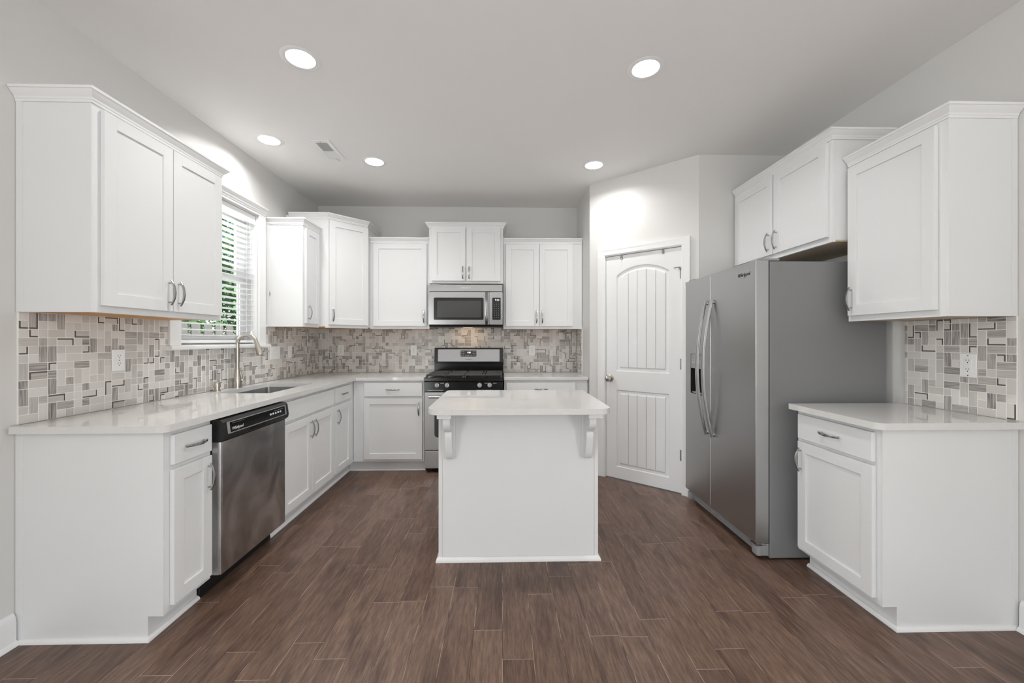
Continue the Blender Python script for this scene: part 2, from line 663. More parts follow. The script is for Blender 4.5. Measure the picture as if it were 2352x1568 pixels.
# left wall with the window opening
WY0, WY1, WZ0, WZ1 = 2.575, 3.388, 1.235, 2.31
m = MB()
m.slab([[(YREAR, 0), (YB + 0.1, 0), (YB + 0.1, CEIL), (YREAR, CEIL)], [(WY0, WZ0), (WY1, WZ0), (WY1, WZ1), (WY0, WZ1)],
        [(SIDE_LIGHT_HOLE[0], SIDE_LIGHT_HOLE[2]), (SIDE_LIGHT_HOLE[1], SIDE_LIGHT_HOLE[2]), (SIDE_LIGHT_HOLE[1], SIDE_LIGHT_HOLE[3]), (SIDE_LIGHT_HOLE[0], SIDE_LIGHT_HOLE[3])]], XL, XL - 0.16, lambda a, b, h: (h, a, b))
struct(m.build('wall_left', 'wall'))
PX = 0.838                                   # face of the short return wall beside the back run
DA, DB = Vector((0.838, 3.829)), Vector((1.576, 3.180))
m = MB().box(XL, YB, 0, PX, YB + 0.1, CEIL)
struct(m.build('wall_back', 'wall'))
m = MB()
m.slab([[(YREAR, 0), (DB.y + 0.12, 0), (DB.y + 0.12, CEIL), (YREAR, CEIL)], [(SIDE_LIGHT_HOLE[0], SIDE_LIGHT_HOLE[2]), (SIDE_LIGHT_HOLE[1], SIDE_LIGHT_HOLE[2]), (SIDE_LIGHT_HOLE[1], SIDE_LIGHT_HOLE[3]), (SIDE_LIGHT_HOLE[0], SIDE_LIGHT_HOLE[3])]], XR, XR + 0.12, lambda a, b, h: (h, a, b))
struct(m.build('wall_right', 'wall'))
m = MB()
m.prism([(DA.x, DA.y), (DA.x, YB + 0.1), (DA.x + 0.10, YB + 0.1), (DA.x + 0.10, DA.y + 0.02)], 'z', 0, CEIL)
struct(m.build('wall_return', 'wall'))
m = MB().box(DB.x, DB.y, 0, XR, DB.y + 0.10, CEIL)
struct(m.build('wall_alcove', 'wall'))

# diagonal pantry wall: local u along the wall (left to right), h out of the wall to the room, z up
DU = (DB - DA).normalized()
DLEN = (DB - DA).length
DN = Vector((DU.y, -DU.x))                   # towards the camera


def dg(u, z, h):
    p = DA + DU * u + DN * h
    return (p.x, p.y, z)


DO0, DO1, DOZ = 0.163, 0.853, 2.052
m = MB()
m.slab([[(0, 0), (DO0, 0), (DO0, DOZ), (DO1, DOZ), (DO1, 0), (DLEN, 0), (DLEN, CEIL), (0, CEIL)]], 0, -0.11, dg)
struct(m.build('wall_diagonal', 'wall'))

# rear wall of the open room behind the camera with two openings added for the light
m = MB()
m.slab([[(XL - 0.1, 0), (XR + 0.1, 0), (XR + 0.1, CEIL), (XL - 0.1, CEIL)]] + [[(a, c), (b, c), (b, d), (a, d)] for a, b, c, d in REAR_LIGHT_HOLES], YREAR, YREAR - 0.16, lambda a, b, h: (a, h, b))
struct(m.build('wall_rear', 'wall'))

m = MB().box(-9, -14.2, -0.5, 9, -14.0, 5.2)  # unseen dark wall added to dim what the steel reflects
struct(m.build('reflection_backdrop', 'backdrop'))

BASE = [(0, 0), (0.028, 0), (0.026, 0.008), (0.020, 0.016), (0.0145, 0.019), (0.0145, 0.098), (0.012, 0.104), (0.013, 0.112), (0.009, 0.122), (0.0045, 0.131), (0, 0.133)]
m = MB().sweep([(XL, YREAR), (XL, YN - 0.016)], BASE)
struct(m.build('baseboard_left', 'trim'))
m = MB().sweep([(XR, 1.70), (XR, YREAR)], BASE)
struct(m.build('baseboard_right', 'trim'))
m = MB()
p0, p1 = DA + DU * 0.922, DB + Vector((0, 0))
m.sweep([(p0.x, p0.y), (p1.x, p1.y)], BASE)
struct(m.build('baseboard_diagonal', 'trim'))
p0, p1 = DA, DA + DU * 0.095
m = MB().sweep([(PX, 3.90), (p0.x, p0.y), (p1.x, p1.y)], BASE)
struct(m.build('baseboard_return', 'trim'))

# door casing and jamb
m = MB()
CAS = [(0, 0), (0, 0.011), (0.008, 0.015), (0.020, 0.013), (0.046, 0.017), (0.052, 0.021), (0.067, 0.022), (0.067, 0)]
m.sweep([(DO1, 0), (DO1, DOZ), (DO0, DOZ), (DO0, 0)], CAS, lambda a, b, h: dg(a, b, h + 0.0005))
for (a, b) in ((DO0, DO0 + 0.004), (DO1 - 0.004, DO1)):
    m.slab([[(a, 0), (b, 0), (b, DOZ), (a, DOZ)]], 0.002, -0.10, dg)
m.slab([[(DO0, DOZ - 0.004), (DO1, DOZ - 0.004), (DO1, DOZ), (DO0, DOZ)]], 0.002, -0.10, dg)
struct(m.build('trim_1', 'trim'))

# pantry door: flat frame with an arched panel above and a square panel below, both with plank grooves
dr = thing('door_1', 'white two panel pantry door with arched plank panel in angled wall', 'door')
struct(dr)
SX0, SX1, SZ0, SZ1 = 0.169, 0.847, 0.008, 2.044
AX0, AX1 = 0.275, 0.742
ARC = [(AX0, 0.995), (AX1, 0.995), (AX1, 1.858)]
cx, hw, rise = (AX0 + AX1) / 2, (AX1 - AX0) / 2, 0.075
RR = (hw * hw + rise * rise) / (2 * rise)
zc = 1.858 + rise - RR


def arc_z(x, dz=0.0):
    return zc + dz + math.sqrt(max(0, RR * RR - (x - cx) ** 2))


for k in range(1, 16):
    x = AX1 - (AX1 - AX0) * k / 16
    ARC.append((x, arc_z(x)))
ARC.append((AX0, 1.858))
LOWP = [(AX0, 0.118), (AX1, 0.118), (AX1, 0.812), (AX0, 0.812)]
m = MB()
F0 = -0.008
m.slab([[(SX0, SZ0), (SX1, SZ0), (SX1, SZ1), (SX0, SZ1)], ARC, LOWP], F0 - 0.011, F0, dg)
bm = m.bm
bm.verts.ensure_lookup_table()
front = []
for e in bm.edges:
    hs = []
    for v in e.verts:
        q = Vector((v.co.x, v.co.y)) - DA
        hs.append((q.dot(DU), v.co.z, q.dot(DN)))
    if all(abs(h[2] - F0) < 1e-4 for h in hs) and all(SX0 + 0.02 < h[0] < SX1 - 0.02 and SZ0 + 0.02 < h[1] < SZ1 - 0.02 for h in hs):
        fa = [f.normal for f in e.link_faces]
        if len(fa) == 2 and fa[0].dot(fa[1]) < 0.5:
            front.append(e)
bmesh.ops.bevel(bm, geom=front, offset=0.0095, segments=3, profile=0.5, affect='EDGES')
m.slab([[(SX0, SZ0), (SX1, SZ0), (SX1, SZ1), (SX0, SZ1)]], F0 - 0.036, F0 - 0.0112, dg)
m.build('slab', 'door', dr, 30)


def planks(z0, ztop, name):
    m = MB()
    n = 5
    a, b = AX0 + 0.028, AX1 - 0.028
    w = (b - a) / n
    for k in range(n):
        x0, x1 = a + w * k + 0.0012, a + w * (k + 1) - 0.0012
        top = [(x1 + (x0 - x1) * q / 5, ztop(x1 + (x0 - x1) * q / 5)) for q in range(6)]
        lp = [(x0, z0), (x1, z0)] + top
        pts = [Vector(dg(u, z, F0 - 0.0112)) for u, z in lp]
        A = [m.bm.verts.new(p) for p in pts]
        cxk = (x0 + x1) / 2
        B = []
        for u, z in lp:
            uu = u + math.copysign(0.002, cxk - u)
            zz = z + (0.012 if abs(z - z0) < 1e-6 else -0.012)
            B.append(m.bm.verts.new(dg(uu, zz, F0 - 0.002)))
        fs = [m.bm.faces.new(B)]
        for i in range(len(A)):
            j = (i + 1) % len(A)
            fs.append(m.bm.faces.new((A[i], A[j], B[j], B[i])))
        bmesh.ops.recalc_face_normals(m.bm, faces=fs)
    return m.build(name, 'door', dr, 20)


planks(0.995 + 0.022, lambda x: arc_z(x, -0.026), 'arched_plank_panel')
planks(0.118 + 0.022, lambda x: 0.812 - 0.022, 'lower_plank_panel')
KN = dg(0.212, 0.921, 0)
m = MB()
m.lathe([(0.032, 0.0), (0.032, 0.006), (0.012, 0.010), (0.011, 0.030), (0.020, 0.036), (0.028, 0.046), (0.029, 0.056), (0.024, 0.066), (0.010, 0.070), (0.0, 0.070)], dg(0.212, 0.921, F0), (DN.x, DN.y, 0), cap1=False)
m.build('knob', 'faucet', dr)
m = MB().slab([[(SX0 - 0.002, 0.89), (SX0 + 0.003, 0.89), (SX0 + 0.003, 0.95), (SX0 - 0.002, 0.95)]], F0 - 0.03, F0 + 0.001, dg)
m.build('latch_plate', 'nickel', dr)
for z in (1.825, 1.074, 0.320):
    m = MB()
    m.slab([[(SX1 - 0.012, z - 0.044), (SX1 + 0.004, z - 0.044), (SX1 + 0.004, z + 0.044), (SX1 - 0.012, z + 0.044)]], F0 + 0.0003, F0 + 0.002, dg)
    m.tube([dg(SX1 + 0.001, z - 0.046, F0 + 0.004), dg(SX1 + 0.001, z + 0.046, F0 + 0.004)], 0.005, 10)
    hg = m.build('hinge', 'nickel', dr)
    if z > 1.5:
        m = MB()
        m.tube([dg(SX1 + 0.001, z + 0.048, F0 + 0.004), dg(SX1 - 0.020, z + 0.05, F0 + 0.02), dg(SX1 - 0.055, z + 0.046, F0 + 0.022)], 0.004, 8)
        m.tube([dg(SX1 - 0.012, z + 0.048, F0 + 0.012), dg(SX1 - 0.014, z + 0.03, F0 + 0.02)], 0.004, 8)
        m.build('door_stop_arm', 'nickel', hg)
for u, lab in ((0.322, 'small metal over door hook near the knob side of pantry door'), (0.696, 'small metal over door hook near the hinge side of pantry door')):
    h = thing('door_hook', lab, 'hook', dg(u, 2.03, 0), 0, 'hooks on the pantry door')
    d0 = Vector(dg(u, 2.03, 0))

    def hk(du, z, hh):
        return tuple(Vector(dg(u + du, z, hh)) - d0)
    m = MB()
    m.slab([[(-0.011, 2.008), (0.011, 2.008), (0.011, 2.049), (-0.011, 2.049)]], F0 + 0.0006, F0 + 0.0026, hk)
    m.build('strap', 'nickel', h)
    m = MB()
    m.tube([hk(0, 2.030, F0 + 0.002), hk(0, 2.014, F0 + 0.006), hk(0, 2.006, F0 + 0.014), hk(0, 2.012, F0 + 0.022)], 0.0032, 8)
    m.build('peg', 'nickel', h)

# ------------------------------------------------------------------ window, trim and blind
w = thing('window_1', 'white double hung window above the sink with trees beyond', 'window')
struct(w)
XW0, XW1 = -2.195, -2.130
FR = 0.03


def rect_frame(m, y0, y1, z0, z1, wd, x0, x1, bev=0.003):
    m.box(x0, y0, z0, x1, y0 + wd, z1, bev)
    m.box(x0, y1 - wd, z0, x1, y1, z1, bev)
    m.box(x0, y0 + wd, z0, x1, y1 - wd, z0 + wd, bev)
    m.box(x0, y0 + wd, z1 - wd, x1, y1 - wd, z1, bev)


m = MB()
rect_frame(m, WY0 + 0.001, WY1 - 0.001, WZ0 + 0.001, WZ1 - 0.001, FR, XW0, XW1)
m.build('frame', 'vinyl', w)
ZM = 1.772
for nm, z0, z1, x0, x1 in (('upper_sash', ZM - 0.022, WZ1 - FR - 0.002, -2.188, -2.164), ('lower_sash', WZ0 + FR + 0.002, ZM + 0.022, -2.160, -2.136)):
    m = MB()
    rect_frame(m, WY0 + FR + 0.002, WY1 - FR - 0.002, z0, z1, 0.044, x0, x1)
    s = m.build(nm, 'vinyl', w)
    m = MB().box((x0 + x1) / 2 - 0.002, WY0 + FR + 0.046, z0 + 0.044, (x0 + x1) / 2 + 0.002, WY1 - FR - 0.046, z1 - 0.044)
    m.build('pane', 'glass', s)
m = MB()
m.box(-2.135, 2.945, ZM + 0.0225, -2.118, 3.015, ZM + 0.036, 0.004)
m.build('sash_lock', 'vinyl', w)

m = MB()
CY0, CY1 = 2.489, 3.478
for a, b in ((CY0, WY0), (WY1, CY1)):
    m.box(XL + 0.0005, a, 1.2365, XL + 0.020, b, 2.3098, 0.003)
m.box(XL + 0.0005, CY0, 2.310, XL + 0.020, CY1, 2.335, 0.003)
HEAD = [(0, 2.328), (0.024, 2.328), (0.026, 2.338), (0.032, 2.344), (0.034, 2.356), (0.046, 2.372), (0.050, 2.376), (0.050, 2.386), (0, 2.386)]
m.sweep([(XL + 0.0005, CY1 - 0.01), (XL + 0.0005, CY0 + 0.01)][::-1], HEAD)
# jamb extension lining the opening
m.box(XL - 0.086, WY0 + 0.0005, WZ0 + 0.0005, XL, WY0 + 0.008, WZ1 - 0.0005)
m.box(XL - 0.086, WY1 - 0.008, WZ0 + 0.0005, XL, WY1 - 0.0005, WZ1 - 0.0005)
m.box(XL - 0.086, WY0 + 0.008, WZ1 - 0.008, XL, WY1 - 0.008, WZ1 - 0.0005)
struct(m.build('trim_2', 'trim'))
m = MB()
m.box(XL - 0.084, WY0 + 0.009, WZ0 + 0.0008, XL + 0.001, WY1 - 0.009, WZ0 + 0.006)
m.box(XL + 0.0005, 2.462, 1.211, XL + 0.052, 3.503, 1.236, 0.006)
struct(m.build('trim_3', 'trim'))

bl = thing('window_blind', 'white horizontal slat blind lowered inside the window over the sink', 'blind', (XL - 0.045, WY0, 0))
WW = WY1 - WY0
m = MB()
m.box(-0.030, 0.012, 2.240, 0.026, WW - 0.012, 2.298, 0.004)
m.box(0.027, 0.012, 2.225, 0.036, WW - 0.012, 2.300, 0.003)
m.build('headrail', 'slat', bl)
m = MB()
NS = 22
for k in range(NS):
    z = 1.300 + 0.0425 * k
    tlt = 0.003
    m.prism([(-0.025, z - tlt), (0, z + 0.002 - 0.0), (0.025, z + tlt), (0.025, z + tlt + 0.0028), (0, z + 0.0048), (-0.025, z - tlt + 0.0028)], 'y', 0.014, WW - 0.014)
m.build('slats', 'slat', bl)
m = MB().box(-0.026, 0.014, 1.252, 0.026, WW - 0.014, 1.272, 0.004)
m.build('bottom_rail', 'slat', bl)
for y in (0.11, WW / 2, WW - 0.11):
    m = MB()
    for x in (-0.0265, 0.0265):
        m.tube([(x, y, 1.272), (x, y, 2.240)], 0.0009, 6)
    m.build('ladder_cord', 'slat', bl)
m = MB()
m.tube([(0.039, WW - 0.09, 2.235), (0.041, WW - 0.085, 2.0), (0.043, WW - 0.07, 1.7), (0.043, WW - 0.072, 1.345)], 0.0012, 6)
c = m.build('pull_cord', 'slat', bl)
m = MB().lathe([(0.003, 0), (0.010, -0.012), (0.011, -0.034), (0.006, -0.042)], (0.043, WW - 0.072, 1.345), (0, 0, 1), 14)
m.build('tassel', 'slat', c)

# ------------------------------------------------------------------ cabinets


def bow_pull(parent, x, z, yf, vertical=True, L=0.128, mat='nickel'):
    m = MB()
    n = 14
    pts = []
    for k in range(n + 1):
        q = -1 + 2 * k / n
        s = q * L / 2
        out = 0.013 + 0.019 * (1 - abs(q) ** 2.2)
        pts.append((x, yf - out, z + s) if vertical else (x + s, yf - out, z))
    rad = [0.75 + 0.35 * (1 - abs(-1 + 2 * k / n)) for k in range(n + 1)]
    m.tube(pts, rad, 12, flat=(0.0036, 0.0066), up=(1, 0, 0) if vertical else (0, 0, 1))
    for q in (-1, 1):
        s = q * 0.050
        a = (x, yf, z + s) if vertical else (x + s, yf, z)
        b = (x, yf - 0.022, z + s) if vertical else (x + s, yf - 0.022, z)
        m.tube([a, b], 0.0042, 10)
    return m.build('handle', mat, parent, 50)


DT = 0.020


def shaker(parent, x0, x1, z0, z1, handle=None, st=0.057, name='door', y0=0.0):
    yb, yf = y0 - 0.0005, y0 - 0.0005 - DT
    m = MB()
    m.box(x0, yf, z0, x0 + st, yb, z1, 0.0022)
    m.box(x1 - st, yf, z0, x1, yb, z1, 0.0022)
    m.box(x0 + st - 0.001, yf + 0.0002, z0, x1 - st + 0.001, yb, z0 + st, 0.0018)
    m.box(x0 + st - 0.001, yf + 0.0002, z1 - st, x1 - st + 0.001, yb, z1, 0.0018)
    m.box(x0 + st - 0.002, yf + 0.0085, z0 + st - 0.002, x1 - st + 0.002, yb - 0.002, z1 - st + 0.002)
    d = m.build(name, 'cab', parent, 30)
    if handle:
        bow_pull(d, handle[0], handle[1], yf, True)
    return d


def drawer(parent, x0, x1, z0, z1, handle=True, name='drawer'):
    yb, yf = -0.0005, -0.0005 - DT
    m = MB()
    m.box(x0, yf, z0, x1, yb, z1, 0.004, seg=3)
    d = m.build(name, 'cab', parent, 30)
    if handle:
        bow_pull(d, (x0 + x1) / 2, (z0 + z1) / 2 + 0.002, yf, False)
    return d


CT0, CT1 = 0.884, 0.914
ZK = 0.104
SHOE = [(0, 0.0), (0.014, 0.0), (0.0135, 0.006), (0.010, 0.012), (0.005, 0.0155), (0, 0.017)]


def base_cab(label, loc, rz, W, D, doors, drawers, name='base_cabinet', end=None, group='white base cabinets', cat='cabinet', shoe=True, toe=(0.0, 0.0)):
    c = thing(name, label, cat, loc, rz, group)
    m = MB()
    side = [(0.020, ZK), (0.072, ZK), (0.072, 0.0), (D, 0.0), (D, CT0 - 0.0005), (0.020, CT0 - 0.0005)]
    for a in (0.001, W - 0.017):
        m.prism(side, 'x', a, a + 0.016)
    m.box(0.017, 0.02, ZK, W - 0.017, D - 0.012, ZK + 0.016)
    m.box(0.017, D - 0.012, ZK, W - 0.017, D, CT0 - 0.0005)
    m.build('carcass', 'cab', c)
    m = MB().box(0.0005, 0.0, ZK - 0.002, W - 0.0005, 0.0195, CT0 - 0.0005, 0.0012)
    m.build('face_frame', 'cab', c)
    m = MB().box(0.001 - toe[0], 0.066, 0.0, W - 0.001 + toe[1], 0.0715, ZK - 0.002)
    if toe[0]:
        m.box(-0.0725, 0.0005, 0.0, -0.067, 0.0715, ZK - 0.002)
    k = m.build('toe_kick', 'cab', c)
    if end == 'left':
        m = MB()
        D2 = D
        m.prism([(0.0, ZK - 0.002), (0.064, ZK - 0.002), (0.064, 0.0), (D2, 0.0), (D2, CT0 - 0.0005), (0.0, CT0 - 0.0005)], 'x', -0.006, 0.0005)
        m.box(-0.010, D - 0.028, 0.0, -0.0055, D, CT0 - 0.0005, 0.001)
        m.build('end_panel', 'cab', c)
        path = [(-0.0062, D), (-0.0062, 0.0635), (W, 0.0635)]
    elif end == 'right':
        m = MB()
        m.prism([(0.0, ZK - 0.002), (0.064, ZK - 0.002), (0.064, 0.0), (D, 0.0), (D, CT0 - 0.0005), (0.0, CT0 - 0.0005)], 'x', W - 0.0005, W + 0.006)
        m.box(W + 0.0055, D - 0.028, 0.0, W + 0.010, D, CT0 - 0.0005, 0.001)
        m.build('end_panel', 'cab', c)
        path = [(0.0, 0.0635), (W + 0.0062, 0.0635), (W + 0.0062, D)]
    else:
        path = ([(-0.0655, 0.0005), (-0.0655, 0.0655)] if toe[0] else [(0.0, 0.0655)]) + [(W, 0.0655)]
    if shoe:
        m = MB().sweep(path, SHOE)
        m.build('shoe_molding', 'trim', c)
    for d in doors:
        shaker(c, *d)
    for d in drawers:
        drawer(c, *d)
    return c


BD = XF - XL - 0.002            # base cabinet depth on the left run
DZ0, DZ1, WZ_0, WZ_1 = 0.128, 0.712, 0.732, 0.862

# left run
base_cab('white base cabinet with one drawer and door at open end of left run', (XF, YN, 0), R90, 0.268, BD,
         [(0.025, 0.252, DZ0, DZ1, (0.252 - 0.028, 0.615))], [(0.025, 0.252, WZ_0, WZ_1)], end='left')
sb = base_cab('white sink base cabinet with false drawer front and two doors beside dishwasher', (XF, 2.612, 0), R90, 0.804, BD,
              [(0.016, 0.403, DZ0, DZ1, (0.403 - 0.028, 0.615)), (0.407, 0.794, DZ0, DZ1, (0.407 + 0.028, 0.615))],
              [(0.016, 0.794, WZ_0, WZ_1, False, 'false_drawer_front')], name='sink_base_cabinet')
nb = base_cab('narrow white base cabinet with drawer and door between sink base and corner', (XF, 3.418, 0), R90, 0.470, BD,
              [(0.022, 0.362, DZ0, DZ1, (0.022 + 0.028, 0.615))], [(0.022, 0.362, WZ_0, WZ_1)])
# back run
YF = 3.890
BDB = YB - YF - 0.002
base_cab('white base cabinet with wide drawer and door just left of the range', (XF + 0.001, YF, 0), 0, 0.682, BDB,
         [(0.108, 0.662, DZ0, DZ1, (0.662 - 0.030, 0.615))], [(0.108, 0.662, WZ_0, WZ_1)], toe=(0.064, 0.0))
base_cab('white base cabinet right of the range, mostly hidden behind the island', (0.016, YF, 0), 0, 0.815, BDB,
         [(0.022, 0.356, DZ0, DZ1, (0.356 - 0.028, 0.615)), (0.360, 0.694, DZ0, DZ1, (0.388, 0.615))], [(0.022, 0.694, WZ_0, WZ_1)])
# right wall
XFR = 1.664
base_cab('white base cabinet with drawer and door standing beside the refrigerator', (XFR, 2.216, 0), RM90, 0.495, XR - XFR - 0.002,
         [(0.022, 0.472, DZ0 - 0.004, DZ1, (0.022 + 0.028, 0.615))], [(0.022, 0.472, WZ_0 - 0.004, WZ_1)], end='right')

CROWN = [(0, 0), (0.006, 0), (0.007, 0.009), (0.010, 0.012), (0.011, 0.019), (0.015, 0.024), (0.022, 0.031), (0.028, 0.040), (0.030, 0.043), (0.034, 0.044), (0.034, 0.055), (0, 0.055)]


def crown(parent, path, z0):
    m = MB().sweep(path, [(o, z0 + h) for o, h in CROWN])
    return m.build('crown_molding', 'trim', parent, 30)


def wall_cab(label, loc, rz, W, D, z0, z1, doors, crown_path, ends=(), under='maple', name='wall_cabinet', back_x=None, group='white wall cabinets', zc=None, st=0.057):
    c = thing(name, label, 'cabinet', (loc[0], loc[1], z0), rz, group)
    H = z1 - z0
    bx = back_x or (0.0, W)
    m = MB()
    m.box(bx[0] + 0.001, 0.0195, 0.012, bx[0] + 0.017, D, H)
    m.box(bx[1] - 0.017, 0.0195, 0.012, bx[1] - 0.001, D, H)
    m.box(bx[0] + 0.017, 0.0195, H - 0.016, bx[1] - 0.017, D, H)
    m.box(bx[0] + 0.017, D - 0.010, 0.012, bx[1] - 0.017, D, H - 0.016)
    m.build('carcass', 'cab', c)
    m = MB().box(bx[0] + 0.001, 0.0198, 0.002, bx[1] - 0.001, D, 0.0115)
    m.build('underside', under, c, label='bare wood underside')
    m = MB().box(0.0005, 0.0, 0.0, W - 0.0005, 0.0195, H, 0.0012)
    m.build('face_frame', 'cab', c)
    for e in ends:
        m = MB()
        if e == 'left':
            m.box(-0.004, 0.0005, 0.0, 0.0008, D, H)
            m.box(-0.008, D - 0.025, 0.0, -0.0038, D, H, 0.001)
            m.box(-0.0055, 0.0005, 0.0, -0.0038, 0.022, H, 0.0005)
        else:
            m.box(W - 0.0008, 0.0005, 0.0, W + 0.004, D, H)
            m.box(W + 0.0038, D - 0.025, 0.0, W + 0.008, D, H, 0.001)
            m.box(W + 0.0038, 0.0005, 0.0, W + 0.0055, 0.022, H, 0.0005)
        m.build('end_panel', 'cab', c)
    for d in doors:
        x0, x1, a, b = d[:4]
        hd = (d[4][0], d[4][1] - z0) if d[4] else None
        shaker(c, x0, x1, a - z0, b - z0, hd, st)
    if crown_path:
        crown(c, crown_path, (zc if zc else z1 - 0.03) - z0)
    return c


UD = XU - XL - 0.002
ZU = 1.390
# left wall, near
wall_cab('large white two door wall cabinet left of the window', (XU, YN, 0), R90, 0.770, UD, ZU, 2.305,
         [(0.030, 0.389, 1.420, 2.262, (0.389 - 0.028, 1.515)), (0.393, 0.752, 1.420, 2.262, (0.393 + 0.028, 1.515))],
         [(-0.004, UD), (-0.004, 0.0), (0.7705, 0.0), (0.7705, UD - 0.04)], ends=('left',), back_x=(0.0, 0.748), zc=2.273)
# left wall, small one between window and corner
wall_cab('narrow single door white wall cabinet between window and corner cabinet', (XU, 3.524, 0), R90, 0.299, UD, ZU, 2.305,
         [(0.022, 0.270, 1.420, 2.262, (0.022 + 0.030, 1.515))],
         [(-0.004, UD), (-0.004, 0.0), (0.297, 0.0)], ends=('left',), zc=2.273)
ck_ = thing('cord_cleat', 'tiny cord cleat screwed to the side of the narrow wall cabinet by the window', 'cleat', (-2.012, 3.5195, 1.672))
m = MB()
m.box(-0.004, -0.006, -0.006, 0.004, -0.0003, 0.006, 0.001)
m.tube([(0, -0.010, -0.020), (0, -0.007, -0.008), (0, -0.007, 0.008), (0, -0.010, 0.020)], [0.002, 0.0035, 0.0035, 0.002], 8)
m.build('hook', 'nickel', ck_)
# corner diagonal cabinet
cc = thing('corner_wall_cabinet', 'tall white diagonal corner wall cabinet with a single door', 'cabinet', (0, 0, 0), 0, 'white wall cabinets')
ZT = 2.455
A_, B_ = (-1.676, 3.826), (-1.374, 4.128)
poly = [(XL + 0.002, 3.826), A_, B_, (-1.374, YB - 0.002), (XL + 0.002, YB - 0.002)]
m = MB().prism(poly, 'z', ZU + 0.012, ZT)
m.build('carcass', 'cab', cc)
m = MB().prism([(XL + 0.03, 3.85), (-1.68, 3.85), (-1.40, 4.13), (-1.40, YB - 0.03), (XL + 0.03, YB - 0.03)], 'z', ZU + 0.004, ZU + 0.0118)
m.build('underside', 'maple', cc, label='bare wood underside')
DL = math.hypot(B_[0] - A_[0], B_[1] - A_[1])
q = 1 / math.sqrt(2)


def cdiag(x, y, z):
    return (A_[0] + x * q - y * q, A_[1] + x * q + y * q, z)


def remap(o, f):
    for v in o.data.vertices:
        v.co = Vector(f(*v.co))


V0 = (-1.649, 3.8265)
V1 = (-1.3745, 3.8265 + (-1.3745 + 1.649))
m = MB().prism([(A_[0], A_[1] + 0.0005), V0, V1, (B_[0] - 0.0005, B_[1])], 'z', ZU, ZT)
m.build('face_frame', 'cab', cc)
d = shaker(cc, 0.026, DL - 0.016, 1.420, 2.408, (0.026 + 0.030, 1.515), y0=-0.019)
remap(d, cdiag)
remap(d.children[0], cdiag)
crown(cc, [(XL + 0.040, 3.826), V0, V1, (-1.374, YB - 0.045)], 2.417)
# back wall
YU = 4.185
UDB = YB - YU - 0.002
wall_cab('white single door wall cabinet between corner cabinet and microwave', (-1.372, YU, 0), 0, 0.613, UDB, ZU, 2.305,
         [(0.036, 0.588, 1.418, 2.272, (0.588 - 0.028, 1.515))], [(0.004, 0.0), (0.612, 0.0)], zc=2.277)
YM = 4.150
wall_cab('short white two door wall cabinet right above the microwave', (-0.757, YM, 0), 0, 0.764, YB - YM - 0.002, 1.857, 2.478,
         [(0.028, 0.378, 1.882, 2.436, (0.378 - 0.028, 1.965)), (0.386, 0.736, 1.882, 2.436, (0.386 + 0.028, 1.965))],
         [(0.0, YB - YM - 0.06), (0.0, 0.0), (0.764, 0.0), (0.764, YB - YM - 0.06)], zc=2.427)
wall_cab('white two door wall cabinet between microwave and the pantry corner', (0.009, YU, 0), 0, 0.826, UDB, ZU, 2.305,
         [(0.026, 0.374, 1.418, 2.272, (0.374 - 0.028, 1.515)), (0.378, 0.726, 1.418, 2.272, (0.378 + 0.028, 1.515))],
         [(0.001, 0.0), (0.824, 0.0)], zc=2.277)
# right wall
XO = 1.872
wall_cab('short white two door wall cabinet above the refrigerator', (XO, 3.172, 0), RM90, 0.942, XR - XO - 0.002, 1.830, 2.446,
         [(0.020, 0.462, 1.862, 2.404, (0.462 - 0.032, 1.950)), (0.476, 0.920, 1.862, 2.404, (0.476 + 0.032, 1.950))],
         [(0.004, 0.0), (0.942, 0.0), (0.942, XR - XO - 0.06)], ends=(), under='ply', zc=2.410)
XRU = 1.962
wall_cab('large white single door wall cabinet above the right hand counter', (XRU, 2.226, 0), RM90, 0.505, XR - XRU - 0.002, 1.377, 2.290,
         [(0.016, 0.470, 1.408, 2.236, (0.016 + 0.028, 1.500))],
         [(0.002, 0.0), (0.509, 0.0), (0.509, XR - XRU - 0.004)], ends=('right',), under='ply', zc=2.248)

# ------------------------------------------------------------------ worktops, sink, tap


def worktop(label, loops, name='countertop', mat='quartz'):
    m = MB().slab(loops, CT0, CT1)
    o = m.build(name, mat)
    tag(o, label, 'countertop', 'pale quartz countertops')
    bv = o.modifiers.new('eased_edge', 'BEVEL')
    bv.width = 0.003
    bv.segments = 2
    bv.limit_method = 'ANGLE'
    bv.angle_limit = math.radians(40)
    return o


SY0, SY1, SX0_, SX1_ = 2.743, 3.374, -1.948, -1.572
worktop('L shaped pale quartz countertop holding the sink along window and back wall',
        [rounded([(XL + 0.0105, 1.697), (-1.404, 1.697), (-1.404, 3.862), (-0.751, 3.862), (-0.751, YB - 0.0105), (XL + 0.0105, YB - 0.0105)],
                 [0, 0.035, 0, 0.003, 0, 0], 5),
         rrect(SX0_, SY0, SX1_, SY1, 0.02)])
worktop('short pale quartz countertop between range and pantry corner',
        [[(0.0145, 3.862), (PX - 0.003, 3.862), (PX - 0.003, YB - 0.0105), (0.0145, YB - 0.0105)]])
worktop('pale quartz countertop on the cabinet next to the refrigerator',
        [rounded([(1.614, 1.680), (XR - 0.0105, 1.680), (XR - 0.0105, 2.224), (1.614, 2.224)], [0.035, 0, 0, 0.003], 5)])
worktop('rounded pale quartz island countertop in the middle of the kitchen',
        [rounded([(-0.393, 2.068), (0.575, 2.068), (0.575, 2.868), (-0.393, 2.868)], [0.075, 0.075, 0.03, 0.03], 8)])

